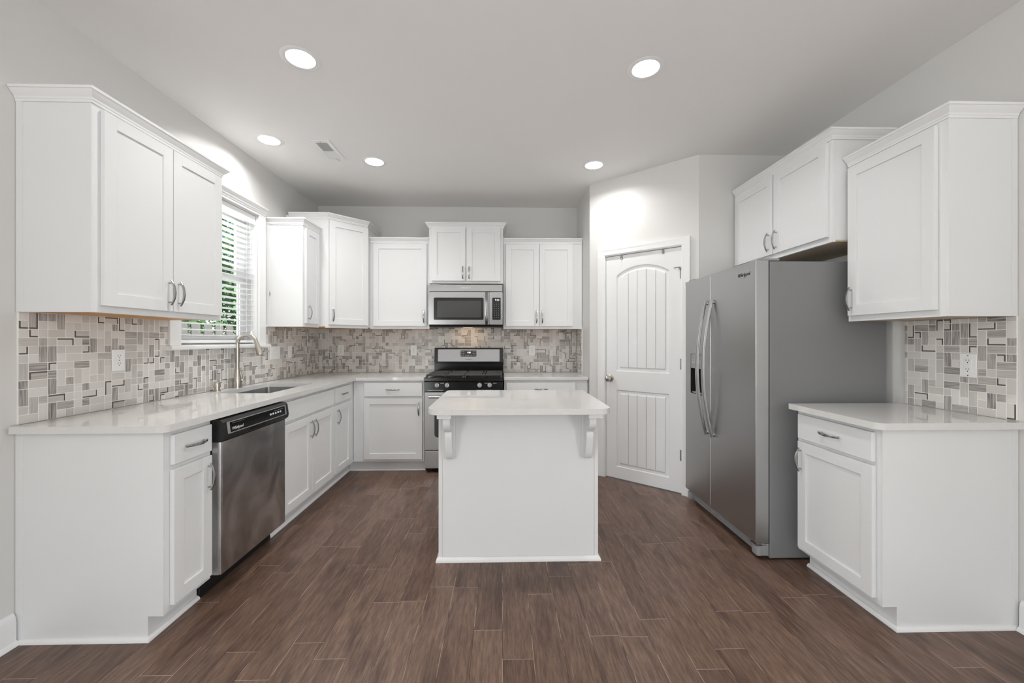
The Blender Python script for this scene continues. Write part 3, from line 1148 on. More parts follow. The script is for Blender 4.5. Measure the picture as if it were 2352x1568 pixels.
sk = thing('undermount_sink', 'brushed steel undermount sink set into the window side countertop', 'sink', (0, 0, 0))
m = MB()
m.slab([rrect(SX0_ - 0.018, SY0 - 0.018, SX1_ + 0.018, SY1 + 0.018, 0.03), rrect(SX0_ - 0.003, SY0 - 0.003, SX1_ + 0.003, SY1 + 0.003, 0.022)], CT0 - 0.0025, CT0 - 0.0007)
top = rrect(SX0_ - 0.003, SY0 - 0.003, SX1_ + 0.003, SY1 + 0.003, 0.022)
low = rrect(SX0_ + 0.004, SY0 + 0.004, SX1_ - 0.004, SY1 - 0.004, 0.03)
bot = rrect(SX0_ + 0.03, SY0 + 0.03, SX1_ - 0.03, SY1 - 0.03, 0.03)
rings = []
for lp, z in ((top, CT0 - 0.0015), (low, 0.715), (bot, 0.690)):
    rings.append([m.bm.verts.new((x, y, z)) for x, y in lp])
for a, b in zip(rings, rings[1:]):
    for i in range(len(a)):
        m.bm.faces.new((a[i], a[(i + 1) % len(a)], b[(i + 1) % len(a)], b[i]))
m.bm.faces.new(rings[-1])
m.build('bowl', 'sink', sk)
m = MB().lathe([(0.045, 0.0), (0.045, 0.002), (0.030, 0.003), (0.028, -0.002)], ((SX0_ + SX1_) / 2, (SY0 + SY1) / 2, 0.6905))
m.build('drain', 'nickel', sk)

FX, FY = -1.994, 3.062
fc = thing('kitchen_faucet', 'brushed nickel gooseneck pull down faucet behind the sink', 'faucet', (FX, FY, CT1))
m = MB().lathe([(0.030, 0.0), (0.030, 0.004), (0.0295, 0.03), (0.0275, 0.055), (0.0215, 0.085), (0.0175, 0.11), (0.0165, 0.135), (0.0155, 0.138)], (0, 0, 0.0005))
m.build('body', 'faucet', fc)
m = MB()
RN = 0.073
pts = [(0, 0, 0.136), (0, 0, 0.20), (0, 0, 0.28), (0, 0, 0.325)]
for k in range(1, 17):
    a = math.pi * 0.93 * k / 16
    pts.append((RN - RN * math.cos(a), -0.006 * k / 16, 0.325 + RN * math.sin(a)))
m.tube(pts, 0.0138, 16)
m.build('neck', 'faucet', fc)
tip = Vector(pts[-1])
dirv = (Vector(pts[-1]) - Vector(pts[-2])).normalized()
m = MB().lathe([(0.0145, 0.0), (0.0155, 0.004), (0.0165, 0.03), (0.0215, 0.075), (0.0225, 0.095), (0.0195, 0.100), (0.0, 0.100)], tip, dirv, cap1=False)
m.build('spray_head', 'faucet', fc)
m = MB()
hb = Vector((0.026, 0.018, 0.055))
m.tube([(0.010, 0.008, 0.055), tuple(hb)], 0.014, 14)
m.tube([tuple(hb), (0.030, 0.022, 0.075), (0.022, 0.026, 0.105), (0.012, 0.026, 0.135)], [0.010, 0.0075, 0.006, 0.0045], 12)
m.build('lever', 'faucet', fc)

sd = thing('soap_dispenser', 'small brushed nickel soap dispenser beside the faucet', 'soap dispenser', (-1.996, 2.850, CT1))
m = MB().lathe([(0.024, 0.0005), (0.024, 0.004), (0.018, 0.008), (0.0165, 0.024), (0.0165, 0.026)])
m.build('collar', 'faucet', sd)
m = MB().lathe([(0.0165, 0.026), (0.022, 0.028), (0.0215, 0.045), (0.018, 0.062), (0.016, 0.066), (0.0, 0.067)], cap1=False)
m.tube([(0, 0, 0.060), (0.012, 0, 0.063), (0.030, 0, 0.0615)], [0.006, 0.0055, 0.0045], 10)
m.build('pump_head', 'faucet', sd)

# ------------------------------------------------------------------ mosaic backsplash
rng = random.Random(11)
TM = 0.0366
TZ0 = CT1 + 0.0015


def layout(nu, nv, seed):
    r = random.Random(seed)
    occ = [[False] * nv for _ in range(nu)]
    out = []
    order = [(i, j) for j in range(nv) for i in range(nu)]
    for i, j in order:
        if occ[i][j]:
            continue
        p = r.random()
        a, b = 1, 1
        if p < 0.28 and i + 1 < nu and not occ[i + 1][j]:
            a = 2
        elif p < 0.55 and j + 1 < nv and not occ[i][j + 1]:
            b = 2
        for x in range(a):
            for y in range(b):
                occ[i + x][j + y] = True
        out.append((i, j, a, b))
    return out


def backsplash(label, mp, rects, u0, nu, nv, seed, name='tile_backsplash'):
    r = random.Random(seed * 7 + 1)
    bm = bmesh.new()
    uvl = bm.loops.layers.uv.new('UVMap')
    cl = bm.loops.layers.float_color.new('tile')

    def quad(c, mat, uvs=None, colr=(0.5, 0, 0, 1)):
        vs = [bm.verts.new(mp(*p)) for p in c]
        f = bm.faces.new(vs)
        f.material_index = mat
        for i, lp in enumerate(f.loops):
            lp[uvl].uv = uvs[i] if uvs else (0, 0)
            lp[cl] = colr
        return f
    G, HT = 0.0013, 0.0080
    for (a, b, c, d) in rects:
        for lo, hi in (((a, c), (b, d)),):
            quad([(a, c, 0.0068), (b, c, 0.0068), (b, d, 0.0068), (a, d, 0.0068)], 0)
            for p, q_ in (((a, c), (b, c)), ((b, c), (b, d)), ((b, d), (a, d)), ((a, d), (a, c))):
                quad([(p[0], p[1], 0.0005), (q_[0], q_[1], 0.0005), (q_[0], q_[1], 0.0068), (p[0], p[1], 0.0068)], 0)
    for (i, j, w_, h_) in layout(nu, nv, seed):
        U0, U1 = u0 + i * TM + G, u0 + (i + w_) * TM - G
        V0, V1 = TZ0 + j * TM + G, TZ0 + (j + h_) * TM - G
        p = r.random()
        tone = r.random()
        kind = 'plain'
        strp = 0.0
        if p < 0.30:
            strp = 0.75 + 0.25 * r.random()
        elif p < 0.44:
            strp = 0.30 + 0.2 * r.random()
        elif p < 0.60:
            kind = 'edge'
            strp = 0.55 if r.random() < 0.22 else 0.0
        side = r.randrange(4)
        rot = (w_ >= h_) if w_ != h_ else r.random() < 0.5
        ou, ov = r.random() * 7, r.random() * 7
        for (a, b, c, d) in rects:
            x0, x1, y0, y1 = max(U0, a), min(U1, b), max(V0, c), min(V1, d)
            if x1 - x0 < 0.003 or y1 - y0 < 0.003:
                continue

            def uvm(pp):
                s, t_ = pp[0] - U0, pp[1] - V0
                return (s + ou, t_ + ov) if rot else (t_ + ou, s + ov)
            colr = (tone, strp, 0, 1)
            B = 0.0009
            e = 0.0060
            ix0, ix1, iy0, iy1 = x0 + B, x1 - B, y0 + B, y1 - B
            rim = [(x0, y0, 0.0068), (x1, y0, 0.0068), (x1, y1, 0.0068), (x0, y1, 0.0068)]
            topc = [(ix0, iy0, HT), (ix1, iy0, HT), (ix1, iy1, HT), (ix0, iy1, HT)]
            for k in range(4):
                cs = [rim[k], rim[(k + 1) % 4], topc[(k + 1) % 4], topc[k]]
                quad(cs, 1, [uvm(q_) for q_ in cs], colr)
            if kind == 'edge' and ix1 - ix0 > 0.012 and iy1 - iy0 > 0.012:
                lx = side in (0, 3)
                ly = side in (0, 1)
                mx0, mx1 = (ix0 + e, ix1) if lx else (ix0, ix1 - e)
                my0, my1 = (iy0 + e, iy1) if ly else (iy0, iy1 - e)
                cs = [(mx0, my0, HT), (mx1, my0, HT), (mx1, my1, HT), (mx0, my1, HT)]
                quad(cs, 1, [uvm(q_) for q_ in cs], colr)
                sx = (ix0, ix0 + e) if lx else (ix1 - e, ix1)
                sy = (iy0, iy0 + e) if ly else (iy1 - e, iy1)
                quad([(sx[0], iy0, HT), (sx[1], iy0, HT), (sx[1], iy1, HT), (sx[0], iy1, HT)], 2)
                quad([(mx0, sy[0], HT), (mx1, sy[0], HT), (mx1, sy[1], HT), (mx0, sy[1], HT)], 2)
            else:
                quad(topc, 1, [uvm(q_) for q_ in topc], colr)
    me = bpy.data.meshes.new(name)
    bm.to_mesh(me)
    bm.free()
    for k in ('grout', 'tile', 'tile_edge'):
        me.materials.append(M[k])
    o = bpy.data.objects.new(name, me)
    COL.objects.link(o)
    tag(o, label, 'backsplash', 'mosaic tile backsplashes')
    return o


TT = ZU - 0.0015 + 0.012
backsplash('beige and grey mosaic tile backsplash under the window wall cabinets', lambda u, v, d: (XL + d, u, v),
           [(YN - 0.004, CY0 - 0.001, TZ0, TT), (CY0 - 0.001, CY1 + 0.001, TZ0, 1.2105), (CY1 + 0.001, YB - 0.0005, TZ0, TT)], YN - 0.004, 76, 13, 3)
backsplash('beige and grey mosaic tile backsplash behind the range', lambda u, v, d: (u, YB - d, v),
           [(XL + 0.0092, PX - 0.0092, TZ0, TT), (-0.758, 0.008, TT, 1.44)], XL + 0.0092, 79, 15, 5)
backsplash('sliver of mosaic tile backsplash on the side wall right of the range', lambda u, v, d: (PX - d, u, v),
           [(4.185, YB - 0.0092, TZ0, TT)], 4.185, 9, 13, 8)
backsplash('mosaic tile backsplash above the counter next to the refrigerator', lambda u, v, d: (XR - d, u, v),
           [(1.713, 2.205, TZ0, 1.377)], 1.713, 14, 13, 9)

# ------------------------------------------------------------------ outlets and switches


def plate_thing(name, label, loc, rz, gangs, kind, group):
    """wall plate in local x (across), z (up), facing local -y"""
    c = thing(name, label, 'switch' if kind == 'switch' else 'outlet', loc, rz, group)
    W = 0.070 + 0.046 * (gangs - 1)
    H = 0.114
    m = MB().box(-W / 2, -0.0055, -H / 2, W / 2, -0.0003, H / 2, 0.0025, seg=3)
    m.build('plate', 'plastic', c)
    for g_ in range(gangs):
        x = (g_ - (gangs - 1) / 2) * 0.046
        if kind == 'switch':
            m = MB().box(x - 0.0055, -0.0062, -0.012, x + 0.0055, -0.0050, 0.012, 0.0004)
            m.prism([(-0.0055, 0.001), (-0.0055, 0.008), (-0.0135, 0.0095), (-0.014, 0.005)], 'x', x - 0.004, x + 0.004)
            m.build('toggle', 'plastic', c)
            for z in (-0.030, 0.030):
                m = MB().lathe([(0.003, 0.0), (0.003, 0.0008), (0.002, 0.0013)], (x, -0.0054, z), (0, -1, 0), 12)
                m.build('screw', 'plastic', c)
        elif kind == 'duplex':
            for z in (-0.0205, 0.0205):
                m = MB()
                m.slab([rounded([(x - 0.017, z - 0.014), (x + 0.017, z - 0.014), (x + 0.017, z + 0.014), (x - 0.017, z + 0.014)], [0.010] * 4)], -0.0050, -0.0068, lambda a, b, h: (a, h, b))
                rc = m.build('receptacle', 'plastic', c)
                m = MB()
                m.box(x - 0.0072, -0.0072, z - 0.001, x - 0.0056, -0.0067, z + 0.0085)
                m.box(x + 0.0056, -0.0072, z + 0.0005, x + 0.0072, -0.0067, z + 0.0085)
                m.lathe([(0.0026, 0), (0.0026, 0.0005)], (x, -0.0067, z - 0.0065), (0, -1, 0), 12)
                m.build('slots', 'slot', rc)
            m = MB().lathe([(0.003, 0.0), (0.003, 0.0008), (0.002, 0.0013)], (x, -0.0054, 0), (0, -1, 0), 12)
            m.build('screw', 'nickel', c)
        else:
            m = MB().box(x - 0.0165, -0.0072, -0.0335, x + 0.0165, -0.0050, 0.0335, 0.001)
            rc = m.build('receptacle', 'plastic', c)
            m = MB()
            for z in (-0.021, 0.021):
                m.box(x - 0.0072, -0.0077, z + 0.0, x - 0.0056, -0.0071, z + 0.0085)
                m.box(x + 0.0056, -0.0077, z + 0.0, x + 0.0072, -0.0071, z + 0.0085)
                m.lathe([(0.0026, 0), (0.0026, 0.0005)], (x, -0.0071, z - 0.0065), (0, -1, 0), 12)
            m.build('slots', 'slot', rc)
            m = MB()
            m.box(x - 0.010, -0.0084, -0.0055, x + 0.010, -0.0071, -0.0008, 0.0004)
            m.box(x - 0.010, -0.0084, 0.0008, x + 0.010, -0.0071, 0.0055, 0.0004)
            m.build('test_buttons', 'plastic', rc)
            for z in (-0.048, 0.048):
                m = MB().lathe([(0.003, 0.0), (0.003, 0.0008), (0.002, 0.0013)], (x, -0.0054, z), (0, -1, 0), 12)
                m.build('screw', 'nickel', c)
    return c


TS = 0.009
GO = 'wall outlets on the backsplash'
plate_thing('wall_outlet', 'white duplex outlet under the large wall cabinet left of the window', (XL + TS, 2.169, 1.165), R90, 1, 'duplex', GO)
plate_thing('light_switch', 'white triple toggle switch plate right of the window sill', (XL + TS, 3.625, 1.160), R90, 3, 'switch', 'switches by the window')
plate_thing('light_switch', 'white single toggle switch plate nearer the tiled corner', (XL + TS, 3.876, 1.160), R90, 1, 'switch', 'switches by the window')
plate_thing('wall_outlet', 'white duplex outlet on back tile under the diagonal corner cabinet', (-1.790, YB - TS, 1.161), 0, 1, 'duplex', GO)
plate_thing('wall_outlet', 'white duplex outlet on back tile just left of the range', (-0.987, YB - TS, 1.159), 0, 1, 'duplex', GO)
plate_thing('wall_outlet', 'white duplex outlet on back tile to the right of the range', (0.332, YB - TS, 1.158), 0, 1, 'duplex', GO)
plate_thing('wall_outlet', 'white outlet with test buttons on tile beside the refrigerator', (XR - TS, 1.893, 1.148), RM90, 1, 'gfci', GO)

# ------------------------------------------------------------------ dishwasher
dw = thing('dishwasher', 'steel dishwasher with black control panel under the left counter', 'dishwasher', (XF, 2.007, 0), R90)
DWW = 0.602
m = MB().box(0.004, 0.0, 0.10, DWW - 0.004, BD - 0.02, 0.872)
m.build('tub', 'black_m', dw)
m = MB()
m.prism(rounded([(0.004, -0.002), (0.004, -0.046), (DWW - 0.004, -0.046), (DWW - 0.004, -0.002)], [0, 0.014, 0.014, 0]), 'z', 0.112, 0.766)
m.build('door', 'steel_dw', dw, 30)
m = MB()
prof = [(-0.001, 0.768), (-0.046, 0.768), (-0.060, 0.780), (-0.064, 0.800), (-0.056, 0.862), (-0.046, 0.874), (-0.020, 0.877), (-0.001, 0.877)]
m.prism(prof, 'x', 0.003, DWW - 0.003)
cp = m.build('control_panel', 'black_m', dw, 20)


def dwp(x, z, o=0.0006):
    # point on the sloping panel face
    y = -0.064 + (z - 0.800) / 0.062 * 0.008
    return (x, y - o, z)


def on_panel(m, lp, o0, o1, mat=0):
    A = [m.bm.verts.new(dwp(x, z, o0)) for x, z in lp]
    B = [m.bm.verts.new(dwp(x, z, o1)) for x, z in lp]
    fs = [m.bm.faces.new(A), m.bm.faces.new(B[::-1])]
    for i in range(len(lp)):
        fs.append(m.bm.faces.new((A[i], B[i], B[(i + 1) % len(lp)], A[(i + 1) % len(lp)])))
    bmesh.ops.recalc_face_normals(m.bm, faces=fs)


m = MB()
on_panel(m, rrect(0.030, 0.8015, 0.572, 0.8605, 0.004), 0.0001, 0.0006)
m.build('panel_border', 'grille', cp)
m = MB()
on_panel(m, rrect(0.050, 0.806, 0.560, 0.856, 0.004), 0.0007, 0.0012)
m.build('display_strip', 'black', cp)
for k in range(5):
    m = MB()
    on_panel(m, rrect(0.395 + 0.026 * k, 0.826, 0.411 + 0.026 * k, 0.836, 0.002), 0.0013, 0.0017)
    m.build('button', 'white_ink', cp)
m = MB()
for k in range(9):
    on_panel(m, rrect(0.440 + 0.011 * k, 0.843, 0.447 + 0.011 * k, 0.846, 0.0008), 0.0013, 0.0016)
for k in range(12):
    on_panel(m, rrect(0.070 + 0.008 * k, 0.848, 0.076 + 0.008 * k, 0.850, 0.0006), 0.0013, 0.0016)
m.build('button_print', 'grey_ink', cp)
text_part('Whirlpool', 0.021, 'logo', 'white_ink', cp, dwp(0.105, 0.822, 0.0014), (1, 0, 0), (0, 0.128, 1), 0.3)
m = MB()
on_panel(m, [(0.215, 0.784), (0.335, 0.784), (0.350, 0.799), (0.200, 0.799)], 0.0, 0.0008)
m.build('grip_recess', 'black', cp)
m = MB().box(0.002, 0.055, 0.0, DWW - 0.002, 0.075, 0.10)
m.build('toe_panel', 'black_m', dw)

# ------------------------------------------------------------------ gas range
rg = thing('gas_range', 'steel and black gas range standing in the back run below the microwave', 'range', (-0.745, 3.862, 0), 0)
RW = 0.753
RDp = YB - 3.862 - 0.012
m = MB().box(0.002, 0.012, 0.03, RW - 0.002, RDp, 0.900)
for x in (0.05, RW - 0.05):
    for y in (0.06, RDp - 0.06):
        m.lathe([(0.018, 0.0), (0.018, 0.03)], (x, y, 0), (0, 0, 1), 12)
m.build('body', 'black_m', rg)
m = MB().box(0.002, -0.012, 0.046, RW - 0.002, 0.0115, 0.214, 0.004)
m.build('storage_drawer', 'steel', rg)
m = MB()
m.slab([[(0.006, 0.226), (RW - 0.006, 0.226), (RW - 0.006, 0.775), (0.006, 0.775)], rrect(0.096, 0.345, RW - 0.096, 0.665, 0.03)], -0.028, 0.0115, lambda a, b, h: (a, h, b))
od = m.build('oven_door', 'steel', rg)
m = MB().slab([rrect(0.0965, 0.3455, RW - 0.0965, 0.6645, 0.03)], -0.026, 0.010, lambda a, b, h: (a, h, b))
m.build('oven_window', 'dark_glass', od)
m = MB()
m.tube([(0.05, -0.066, 0.735), (RW - 0.05, -0.066, 0.735)], 0.012, 14)
for x in (0.075, RW - 0.075):
    m.tube([(x, -0.028, 0.735), (x, -0.066, 0.735)], 0.009, 10)
m.build('oven_handle', 'handle_steel', od)
m = MB().box(0.006, -0.020, 0.7765, RW - 0.006, 0.0115, 0.785, 0.002)
m.build('trim_strip', 'black', rg)
m = MB()
m.prism([(0.0115, 0.786), (-0.024, 0.786), (-0.016, 0.872), (0.0115, 0.872)], 'x', 0.003, RW - 0.003)
pn = m.build('control_panel', 'black', rg)
for x in (0.122, 0.218, 0.527, 0.623):
    m = MB()
    ax = (0, -1, 0.092)
    m.lathe([(0.024, 0.0), (0.024, 0.004), (0.0225, 0.018), (0.020, 0.021), (0.0, 0.0215)], (x, -0.0195, 0.842), ax, 24, cap1=False)
    m.box(x - 0.004, -0.050, 0.823, x + 0.004, -0.034, 0.866, 0.002)
    m.build('knob', 'range_steel', pn)
m = MB()
for x in (0.152, 0.575, 0.655):
    for k in range(5):
        m.box(x + k * 0.007, -0.0185, 0.8585, x + k * 0.007 + 0.005, -0.0165, 0.8625)
m.box(0.03, -0.0245, 0.792, 0.18, -0.0225, 0.795)
m.box(0.50, -0.0245, 0.792, 0.65, -0.0225, 0.795)
m.build('panel_print', 'white_ink', pn)
m = MB()
m.prism([(-0.026, 0.874), (-0.030, 0.884), (-0.028, 0.906), (-0.018, 0.912), (RDp - 0.09, 0.912), (RDp - 0.09, 0.874)], 'x', 0.0, RW)
ck = m.build('cooktop', 'black', rg, 25)
for bx_ in (0.19, RW - 0.19):
    for by_ in (0.13, 0.40):
        m = MB().lathe([(0.048, 0.0), (0.046, 0.006), (0.034, 0.007), (0.034, 0.014), (0.028, 0.017), (0.0, 0.017)], (bx_, by_, 0.9125), (0, 0, 1), 20, cap1=False)
        m.build('burner', 'black_m', ck)
for x0, x1 in ((0.012, RW / 2 - 0.004), (RW / 2 + 0.004, RW - 0.012)):
    m = MB()
    y0, y1 = 0.000, 0.515
    za, zb = 0.930, 0.942
    for x in (x0, x1 - 0.014):
        m.box(x, y0, za, x + 0.014, y1, zb, 0.003)
    for y in (y0, (y0 + y1) / 2 - 0.007, y1 - 0.014):
        m.box(x0 + 0.014, y, za, x1 - 0.014, y + 0.014, zb, 0.003)
    xm = (x0 + x1) / 2
    for by_ in (0.13, 0.40):
        m.box(xm - 0.005, by_ - 0.115, za, xm + 0.005, by_ - 0.022, zb, 0.002)
        m.box(xm - 0.005, by_ + 0.022, za, xm + 0.005, by_ + 0.100, zb, 0.002)
        for xx in (x0 + 0.014, xm + 0.022):
            for dy in (-0.07, -0.005, 0.06):
                m.box(xx, by_ + dy, za, xx + (xm - x0) - 0.036, by_ + dy + 0.010, zb, 0.002)
    for x in (x0, x1 - 0.014):
        for y in (y0, y1 - 0.014):
            m.box(x, y, 0.9125, x + 0.014, y + 0.014, za)
    m.build('grate', 'iron', ck)
m = MB()
m.prism([(RDp - 0.088, 0.876), (RDp - 0.088, 1.020), (RDp - 0.060, 1.024), (RDp - 0.060, 1.028), (RDp - 0.092, 1.032), (RDp - 0.075, 1.180), (RDp - 0.066, 1.188), (RDp, 1.188), (RDp, 0.876)], 'x', 0.001, RW - 0.001)
bg = m.build('backguard', 'black', rg, 25)


def bgp(x, z, o):
    return (x, RDp - 0.092 + (z - 1.032) / 0.148 * 0.017 - o, z)


def on_bg(m, lp, o0, o1):
    A = [m.bm.verts.new(bgp(x, z, o0)) for x, z in lp]
    B = [m.bm.verts.new(bgp(x, z, o1)) for x, z in lp]
    fs = [m.bm.faces.new(A), m.bm.faces.new(B[::-1])]
    for i in range(len(lp)):
        fs.append(m.bm.faces.new((A[i], B[i], B[(i + 1) % len(lp)], A[(i + 1) % len(lp)])))
    bmesh.ops.recalc_face_normals(m.bm, faces=fs)


m = MB()
on_bg(m, rrect(0.040, 1.040, RW - 0.040, 1.172, 0.008), 0.0002, 0.003)
m.build('steel_face', 'range_steel', bg)
m = MB()
on_bg(m, rrect(0.286, 1.092, 0.460, 1.160, 0.010), 0.0032, 0.0045)
ds = m.build('clock_panel', 'grey_panel', bg)
m = MB()
on_bg(m, rrect(0.343, 1.124, 0.402, 1.150, 0.002), 0.0046, 0.0052)
m.build('clock_window', 'black', ds)
text_part('9:50', 0.021, 'clock_digits', 'digits', ds, bgp(0.378, 1.137, 0.0056), (1, 0, 0), (0, 0.115, 1))
m = MB()
for k in range(5):
    on_bg(m, rrect(0.338 + 0.0165 * k, 1.099, 0.345 + 0.0165 * k, 1.105, 0.001), 0.0046, 0.0052)
for z in (1.100, 1.122, 1.146):
    for x in (0.296, 0.316, 0.425, 0.443):
        on_bg(m, rrect(x - 0.004, z, x + 0.004, z + 0.004, 0.001), 0.0046, 0.0052)
m.build('button_print', 'white_ink', ds)
text_part('Whirlpool', 0.017, 'logo', 'dark_ink', bg, bgp(0.376, 1.062, 0.0034), (1, 0, 0), (0, 0.115, 1), 0.3)

# ------------------------------------------------------------------ over-the-range microwave
mw = thing('microwave_oven', 'stainless steel microwave with dark window above the gas range', 'microwave', (-0.752, 4.100, 1.410), 0)
MW, MH = 0.754, 0.436
MD = YB - 4.100 - 0.011
m = MB().box(0.002, 0.022, 0.020, MW - 0.002, MD, MH - 0.002)
m.build('case', 'black_m', mw)
m = MB()
m.prism([(0.020, 0.0), (0.006, 0.022), (0.060, 0.0215), (MD, 0.0195), (MD, 0.0)], 'x', 0.004, MW - 0.004)
m.build('underside', 'black_m', mw)
m = MB()
m.box(0.0, 0.0, 0.358, MW, 0.022, MH - 0.004, 0.006, seg=3)
vs_ = m.build('vent_strip', 'steel_h', mw)
text_part('Whirlpool', 0.024, 'logo', 'white_ink', vs_, (MW / 2, -0.0006, 0.396), (1, 0, 0), (0, 0, 1), 0.3)
DX1 = 0.616
m = MB()
m.slab([rrect(0.0, 0.022, DX1, 0.354, 0.006), rrect(0.052, 0.070, 0.560, 0.296, 0.012)], -0.004, 0.021, lambda a, b, h: (a, h, b))
md = m.build('door', 'steel_h', mw)
m = MB()
m.slab([rrect(0.0525, 0.0705, 0.5595, 0.2955, 0.012), rrect(0.085, 0.094, 0.533, 0.266, 0.003)], -0.003, 0.018, lambda a, b, h: (a, h, b))
m.build('window_border', 'black', md)
m = MB().box(0.0852, -0.0015, 0.0942, 0.5328, 0.016, 0.2658)
m.build('window_glass', 'micro_glass', md)
m = MB()
pts = []
for k in range(13):
    q_ = -1 + 2 * k / 12
    pts.append((0.590, -0.004 - 0.036 * (1 - q_ ** 4), 0.188 + q_ * 0.160))
m.tube(pts, 1.0, 14, flat=(0.008, 0.015), up=(1, 0, 0))
m.build('door_handle', 'steel_h', md, 50)
m = MB()
m.slab([rrect(DX1 + 0.003, 0.022, MW, 0.354, 0.006), rrect(0.648, 0.070, 0.734, 0.296, 0.008)], -0.004, 0.021, lambda a, b, h: (a, h, b))
mc = m.build('control_surround', 'steel_h', mw)
m = MB().slab([rrect(0.6485, 0.0705, 0.7335, 0.2955, 0.008)], -0.003, 0.018, lambda a, b, h: (a, h, b))
kp = m.build('keypad', 'black', mc)
text_part('9:50', 0.026, 'clock_digits', 'digits_dim', kp, (0.697, -0.0036, 0.272), (1, 0, 0), (0, 0, 1))
m = MB()
for r_ in range(9):
    for c_ in range(3):
        m.box(0.664 + c_ * 0.022, -0.0042, 0.092 + r_ * 0.0185, 0.672 + c_ * 0.022, -0.003, 0.097 + r_ * 0.0185)
m.build('key_print', 'grey_ink', kp)
m = MB().box(0.33, 0.20, -0.002, 0.43, 0.25, -0.0002)
hl = m.build('task_lamp', 'hood_lamp', mw)
d = bpy.data.lights.new('task_light', 'AREA')
d.shape = 'RECTANGLE'
d.size, d.size_y = 0.22, 0.06
d.energy = 0.40
d.color = (1.0, 0.70, 0.42)
lo = bpy.data.objects.new('task_light', d)
COL.objects.link(lo)
lo.parent = mw
lo.location = (0.38, 0.225, -0.006)
lo.rotation_euler = (math.radians(20), 0, 0)

# ------------------------------------------------------------------ refrigerator
FXX, FYY = 1.462, 3.168
fr = thing('refrigerator', 'grey side by side refrigerator with steel doors and water dispenser', 'refrigerator', (FXX, FYY, 0), RM90)
FW, FZ0, FZ1 = 0.888, 0.098, 1.732
BY0 = 0.083
m = MB()
m.box(0.004, BY0, 0.010, FW, 0.770, FZ1 - 0.004, 0.004)
m.build('cabinet_body', 'fridge_side', fr)
SEAM = 0.383
m = MB()
for x in (0.06, FW - 0.06):
    for y in (0.14, 0.70):
        m.lathe([(0.02, 0), (0.02, 0.0098)], (x, y, 0), (0, 0, 1), 12)
m.build('feet', 'black_m', fr)
DX0, DXX1, DSZ0, DSZ1 = 0.088, 0.296, 0.865, 1.170
fz = MB()


def xz(a, b, h):
    return (a, h, b)


def door_slab(x0, x1, hole=None):
    m = MB()
    loops = [[(x0, FZ0), (x1, FZ0), (x1, FZ1), (x0, FZ1)]]
    if hole:
        loops.append(hole)
    m.slab(loops, 0.076, 0.0, xz)
    es = [e for e in m.bm.edges if all(abs(v.co.y) < 1e-6 for v in e.verts) and (all(abs(v.co.x - x0) < 1e-6 for v in e.verts) or all(abs(v.co.x - x1) < 1e-6 for v in e.verts))]
    bmesh.ops.bevel(m.bm, geom=es, offset=0.006, segments=3, profile=0.5, affect='EDGES')
    return m


m = door_slab(0.0, SEAM - 0.003, rrect(DX0, DSZ0, DXX1, DSZ1, 0.012))
fd = m.build('freezer_door', 'steel', fr, 30)
m = door_slab(SEAM + 0.003, FW)
rd = m.build('fridge_door', 'steel', fr, 30)
m = MB()
m.box(SEAM - 0.0028, 0.008, FZ0 + 0.002, SEAM + 0.0028, 0.0765, FZ1 - 0.002)  # black filler standing in for shade between the two doors
m.box(0.006, 0.0765, FZ0 + 0.002, FW - 0.004, BY0 - 0.0002, FZ1 - 0.006)
m.build('gasket_and_gap_shade', 'black_m', fr)
# dispenser
m = MB()
m.slab([rrect(DX0 + 0.0005, 1.062, DXX1 - 0.0005, DSZ1 - 0.0005, 0.010)], 0.004, 0.030, xz)
m.box(DX0 + 0.001, 0.0015, 1.058, DXX1 - 0.001, 0.03, 1.064, 0.001)
dp = m.build('dispenser_panel', 'grille', fd)
m = MB()
for k in range(7):
    x = DX0 + 0.022 + 0.026 * k
    m.box(x, 0.0030, 1.100, x + 0.009, 0.0039, 1.108)
    m.box(x + 0.001, 0.0030, 1.118, x + 0.008, 0.0039, 1.122)
m.build('dispenser_print', 'white_ink', dp)
m = MB()
x0, x1, z0, z1 = DX0 + 0.001, DXX1 - 0.001, DSZ0 + 0.001, 1.058
v8 = [m.bm.verts.new(p) for p in ((x0, 0.004, z0), (x1, 0.004, z0), (x1, 0.004, z1), (x0, 0.004, z1), (x0 + 0.006, 0.070, z0 + 0.03), (x1 - 0.006, 0.070, z0 + 0.03), (x1 - 0.006, 0.070, z1), (x0 + 0.006, 0.070, z1))]
for f in ((4, 5, 6, 7), (0, 1, 5, 4), (1, 2, 6, 5), (2, 3, 7, 6), (3, 0, 4, 7)):
    m.bm.faces.new([v8[i] for i in f])
dn = m.build('dispenser_niche', 'black_m', fd)
m = MB().box(DX0 + 0.012, 0.006, DSZ0 + 0.004, DXX1 - 0.012, 0.045, DSZ0 + 0.012, 0.002)
m.build('drip_tray', 'grille', dn)
m = MB().box(0.17, 0.040, 0.925, 0.215, 0.048, 1.035, 0.004)
m.build('paddle', 'black', dn)
for x, dd in ((SEAM - 0.042, fd), (SEAM + 0.042, rd)):
    m = MB()
    pts, rd_ = [], []
    for k in range(25):
        q_ = -1 + 2 * k / 24
        pts.append((x, -0.012 - 0.062 * (1 - q_ * q_), 1.075 + q_ * 0.475))
        rd_.append(1.0 if abs(q_) < 0.99 else 0.8)
    m.tube(pts, rd_, 16, flat=(0.010, 0.0145), up=(1, 0, 0))
    for q_ in (-0.965, 0.965):
        m.tube([(x, 0.0, 1.075 + q_ * 0.475), (x, -0.016, 1.075 + q_ * 0.475)], 0.010, 10)
    m.build('handle', 'handle_steel', dd, 50)
lg = text_part('Whirlpool', 0.030, 'logo', 'dark_ink', rd, (0.772, -0.0006, 1.667), (1, 0, 0), (0, 0, 1), 0.3)
m = MB()
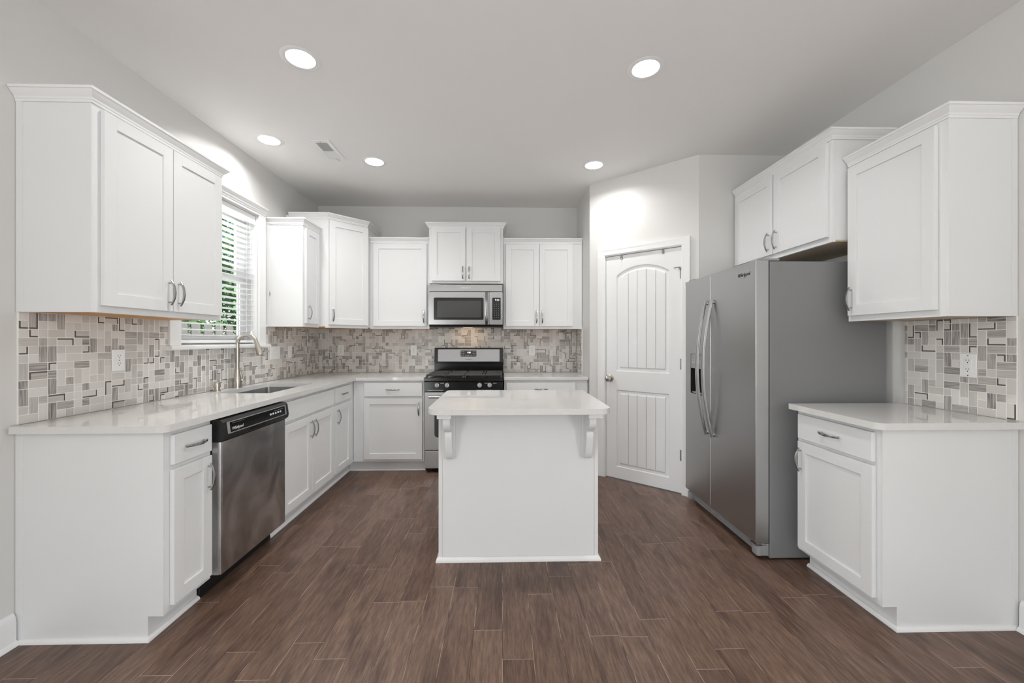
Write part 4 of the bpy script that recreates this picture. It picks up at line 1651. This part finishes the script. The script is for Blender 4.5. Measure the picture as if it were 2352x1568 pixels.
ring = [(0.772 + 0.045 * math.cos(a) * 0.92 - 0.012 * math.sin(a), -0.0008, 1.666 + 0.016 * math.sin(a) + 0.010 * math.cos(a)) for a in [math.pi * (0.55 + 1.7 * k / 28) for k in range(29)]]
m.tube(ring, 0.0010, 6)
m.build('logo_ring', 'nickel', rd)
m = MB()
m.box(0.014, 0.040, 0.022, FW - 0.004, BY0 - 0.002, FZ0 - 0.006, 0.004)
for k in range(3):
    m.box(0.03, 0.036, 0.030 + 0.010 * k, FW - 0.06, 0.042, 0.034 + 0.010 * k)
m.box(FW - 0.060, 0.010, 0.018, FW - 0.002, 0.048, 0.080, 0.012)
m.box(0.012, 0.010, 0.022, 0.060, 0.048, 0.080, 0.012)
gl = m.build('base_grille', 'grille', fr)
m = MB()
m.box(FW - 0.060, 0.004, 0.0815, FW - 0.004, 0.066, 0.088, 0.002)
m.box(FW - 0.050, 0.010, 0.0885, FW - 0.008, 0.060, 0.095, 0.002)
m.build('door_hinge', 'nickel', gl)
m = MB()
m.box(FW - 0.090, 0.020, FZ1 + 0.0005, FW - 0.010, 0.150, FZ1 + 0.016, 0.006)
m.box(0.012, 0.020, FZ1 + 0.0005, 0.090, 0.150, FZ1 + 0.016, 0.006)
m.build('top_hinge_cover', 'grille', fr)

# ------------------------------------------------------------------ island
il = thing('kitchen_island', 'white panelled island base with two carved corbels under its countertop', 'island', (-0.367, 2.312, 0), 0)
IW, IDp = 0.921, 0.535
m = MB()
m.box(0.010, 0.006, 0.0, IW - 0.010, IDp, CT0 - 0.0006)
m.build('body', 'cab', il)
m = MB()
m.box(0.022, 0.0, 0.0, IW - 0.022, 0.0058, CT0 - 0.0006, 0.001)
m.build('back_panel', 'cab', il)
for x0, x1 in ((0.0, 0.0215), (IW - 0.0215, IW)):
    m = MB().box(x0, -0.003, 0.0, x1, IDp, CT0 - 0.0006, 0.0015)
    m.build('corner_stile', 'cab', il)
m = MB()
m.sweep([(-0.0003, IDp), (-0.0003, -0.0033), (IW + 0.0003, -0.0033), (IW + 0.0003, IDp)], [(0, 0), (0.014, 0), (0.0135, 0.010), (0.009, 0.019), (0.004, 0.024), (0, 0.026)])
m.build('base_molding', 'trim', il)


def corbel_profile():
    # (distance out of the panel, height)
    key = [(0.015, 0.596), (0.030, 0.600), (0.046, 0.613), (0.063, 0.642), (0.079, 0.682), (0.091, 0.722), (0.095, 0.744), (0.091, 0.760),
           (0.095, 0.768), (0.116, 0.775), (0.141, 0.790), (0.159, 0.810), (0.167, 0.830), (0.168, 0.857)]
    return [(0, 0.600)] + key + [(0, 0.857)]


for xc, shift in ((0.060, 0.009), (IW - 0.060, -0.009)):
    m = MB()
    m.box(xc - 0.038, -0.0105, 0.592, xc + 0.038, -0.0004, CT0 - 0.0008, 0.001)
    xa = xc + shift
    m.prism([(-0.0104 - o_, z_) for o_, z_ in corbel_profile()], 'x', xa - 0.0185, xa + 0.0185, bev=0.0)
    m.box(xc - 0.038, -0.205, 0.857, xc + 0.038, -0.0106, CT0 - 0.0008, 0.003)
    cb = m.build('corbel', 'cab', il, 30)

# ------------------------------------------------------------------ ceiling lights and vent
LL = ['large recessed ceiling light on the left, in front of the ceiling vent',
      'rightmost recessed ceiling light, large and close to the viewer',
      'smaller recessed ceiling light left of the vent, over the sink',
      'small recessed ceiling light just right of the ceiling vent',
      'small recessed ceiling light beside the angled pantry wall']
for (x, y), lab in zip(LIGHT_SPOTS, LL):
    c = thing('recessed_light', lab, 'ceiling light', (x, y, CEIL), 0, 'recessed ceiling lights')
    m = MB().lathe([(LIGHT_R - 0.002, 0.002), (LIGHT_R - 0.001, -0.003), (LIGHT_R + 0.004, -0.0055), (LIGHT_R + 0.020, -0.004), (LIGHT_R + 0.027, -0.0008)], seg=40, cap0=False, cap1=False)
    m.build('trim_ring', 'trim', c)
    m = MB().lathe([(LIGHT_R - 0.002, 0.002), (0.056, 0.044), (0.056, 0.050)], seg=40, cap0=False, cap1=True)
    m.build('baffle', 'baffle', c)
    m = MB().lathe([(0.0545, 0.036), (0.0545, 0.040)], seg=32)
    m.build('lens', 'lamp', c)
    d = bpy.data.lights.new('lamp_light', 'AREA')
    d.shape = 'DISK'
    d.size = 0.108
    d.energy = 8.3
    d.color = (1.0, 0.99, 0.98)
    lo = bpy.data.objects.new('lamp_light', d)
    COL.objects.link(lo)
    lo.parent = c
    lo.location = (0, 0, 0.034)

vt = thing('ceiling_vent', 'white louvred air vent in the ceiling between two recessed lights', 'vent', (-1.363, 3.175, CEIL))
m = MB()
m.slab([rrect(-0.072, -0.160, 0.072, 0.160, 0.003), rrect(-0.043, -0.128, 0.043, 0.128, 0.002)], -0.006, -0.0005)
m.build('frame', 'trim', vt)
m = MB().box(-0.043, -0.128, -0.0015, 0.043, 0.128, -0.0005)
m.build('duct', 'vent_dark', vt)
m = MB()
for k in range(12):
    y = -0.120 + k * 0.0101
    m.prism([(y, -0.0055), (y + 0.003, -0.0055), (y + 0.0062, -0.0016), (y + 0.0032, -0.0016)], 'x', -0.042, 0.042)
m.build('open_louvres', 'vent_dark', vt)
m = MB()
for k in range(12):
    y = 0.005 + k * 0.0101
    m.prism([(y, -0.0055), (y + 0.0098, -0.0050), (y + 0.0098, -0.0035), (y, -0.0040)], 'x', -0.042, 0.042)
m.build('closed_louvres', 'trim', vt)
m = MB().tube([(0.02, 0.142, -0.006), (0.02, 0.150, -0.014), (0.02, 0.158, -0.016)], 0.002, 8)
m.build('lever', 'grille', vt)
m = MB()
for y in (-0.146, 0.146):
    m.lathe([(0.004, 0), (0.003, -0.002)], (0, y, -0.006), (0, 0, 1), 10)
m.build('screws', 'grille', vt)

# ------------------------------------------------------------------ outdoors, seen through the blind
m = MB().box(-30, -6, -0.52, XL - 0.30, 40, -0.45)
struct(m.build('ground', 'lawn'))
fe = thing('wood_fence', 'weathered dog ear picket fence seen through the lower window', 'fence', (-5.2, 0, -0.45), R90)
m = MB()
for z in (0.35, 1.05, 1.75):
    m.box(3.0, 0.0, z, 13.0, 0.04, z + 0.09)
m.build('rails', 'fence', fe)
rr = random.Random(4)
for k in range(70):
    x = 3.0 + k * 0.141
    h = 2.02 + rr.uniform(-0.015, 0.015)
    y0 = -0.022 if k % 2 else 0.041
    m = MB()
    wd = 0.132
    m.prism([(x, 0.05), (x + wd, 0.05), (x + wd, h - 0.05), (x + wd * 0.72, h), (x + wd * 0.28, h), (x, h - 0.05)], 'y', y0, y0 + 0.019)
    m.build('picket', 'fence', fe)


def tree(label, loc, h, rad, n, seed, tone):
    r = random.Random(seed)
    c = thing('tree', label, 'tree', loc, 0, 'trees beyond the fence')
    m = MB()
    m.tube([(0, 0, -0.1), (0.05, 0.02, h * 0.3), (0.0, 0.06, h * 0.62), (0.08, 0.0, h * 0.9)], [0.16, 0.12, 0.08, 0.03], 10)
    for k in range(7):
        a = r.uniform(0, 6.28)
        z = h * r.uniform(0.3, 0.75)
        m.tube([(0.02, 0.03, z), (math.cos(a) * rad * 0.4, math.sin(a) * rad * 0.4, z + 0.5), (math.cos(a) * rad * 0.75, math.sin(a) * rad * 0.75, z + 0.8)], [0.05, 0.03, 0.012], 6)
    m.build('trunk', 'bark', c)
    bm = bmesh.new()
    cl = bm.loops.layers.float_color.new('tone')
    for k in range(n):
        u = r.uniform(-1, 1)
        a = r.uniform(0, 6.283)
        rr_ = r.uniform(0.45, 1.0) ** 0.6 * (1 + 0.18 * math.sin(3 * a + 5 * u))
        p = Vector((math.cos(a) * math.sqrt(1 - u * u) * rad * rr_, math.sin(a) * math.sqrt(1 - u * u) * rad * rr_, h * 0.58 + u * h * 0.44 * rr_))
        s = r.uniform(0.05, 0.12)
        d1 = Vector((r.gauss(0, 1), r.gauss(0, 1), r.gauss(0, 0.6))).normalized()
        d2 = d1.cross(Vector((r.gauss(0, 1), r.gauss(0, 1), r.gauss(0, 1)))).normalized()
        vs = [bm.verts.new(p + d1 * s), bm.verts.new(p + d2 * s * 0.45), bm.verts.new(p - d1 * s), bm.verts.new(p - d2 * s * 0.45)]
        f = bm.faces.new(vs)
        tn = min(1, max(0, r.gauss(tone, 0.22)))
        for lp in f.loops:
            lp[cl] = (tn, 0, 0, 1)
    me = bpy.data.meshes.new('foliage')
    bm.to_mesh(me)
    bm.free()
    me.materials.append(M['leaf'])
    o = bpy.data.objects.new('foliage', me)
    COL.objects.link(o)
    o.parent = c
    return c


tree('bright green leafy tree filling the left part of the window view', (-7.5, 8.6, -0.45), 6.2, 1.6, 9000, 1, 0.6)
tree('darker leafy tree filling the middle of the window view', (-10.6, 10.6, -0.45), 6.6, 1.6, 9000, 2, 0.4)
tree('leafy tree at the far right of the window view', (-7.6, 13.2, -0.45), 5.8, 1.5, 8000, 3, 0.5)
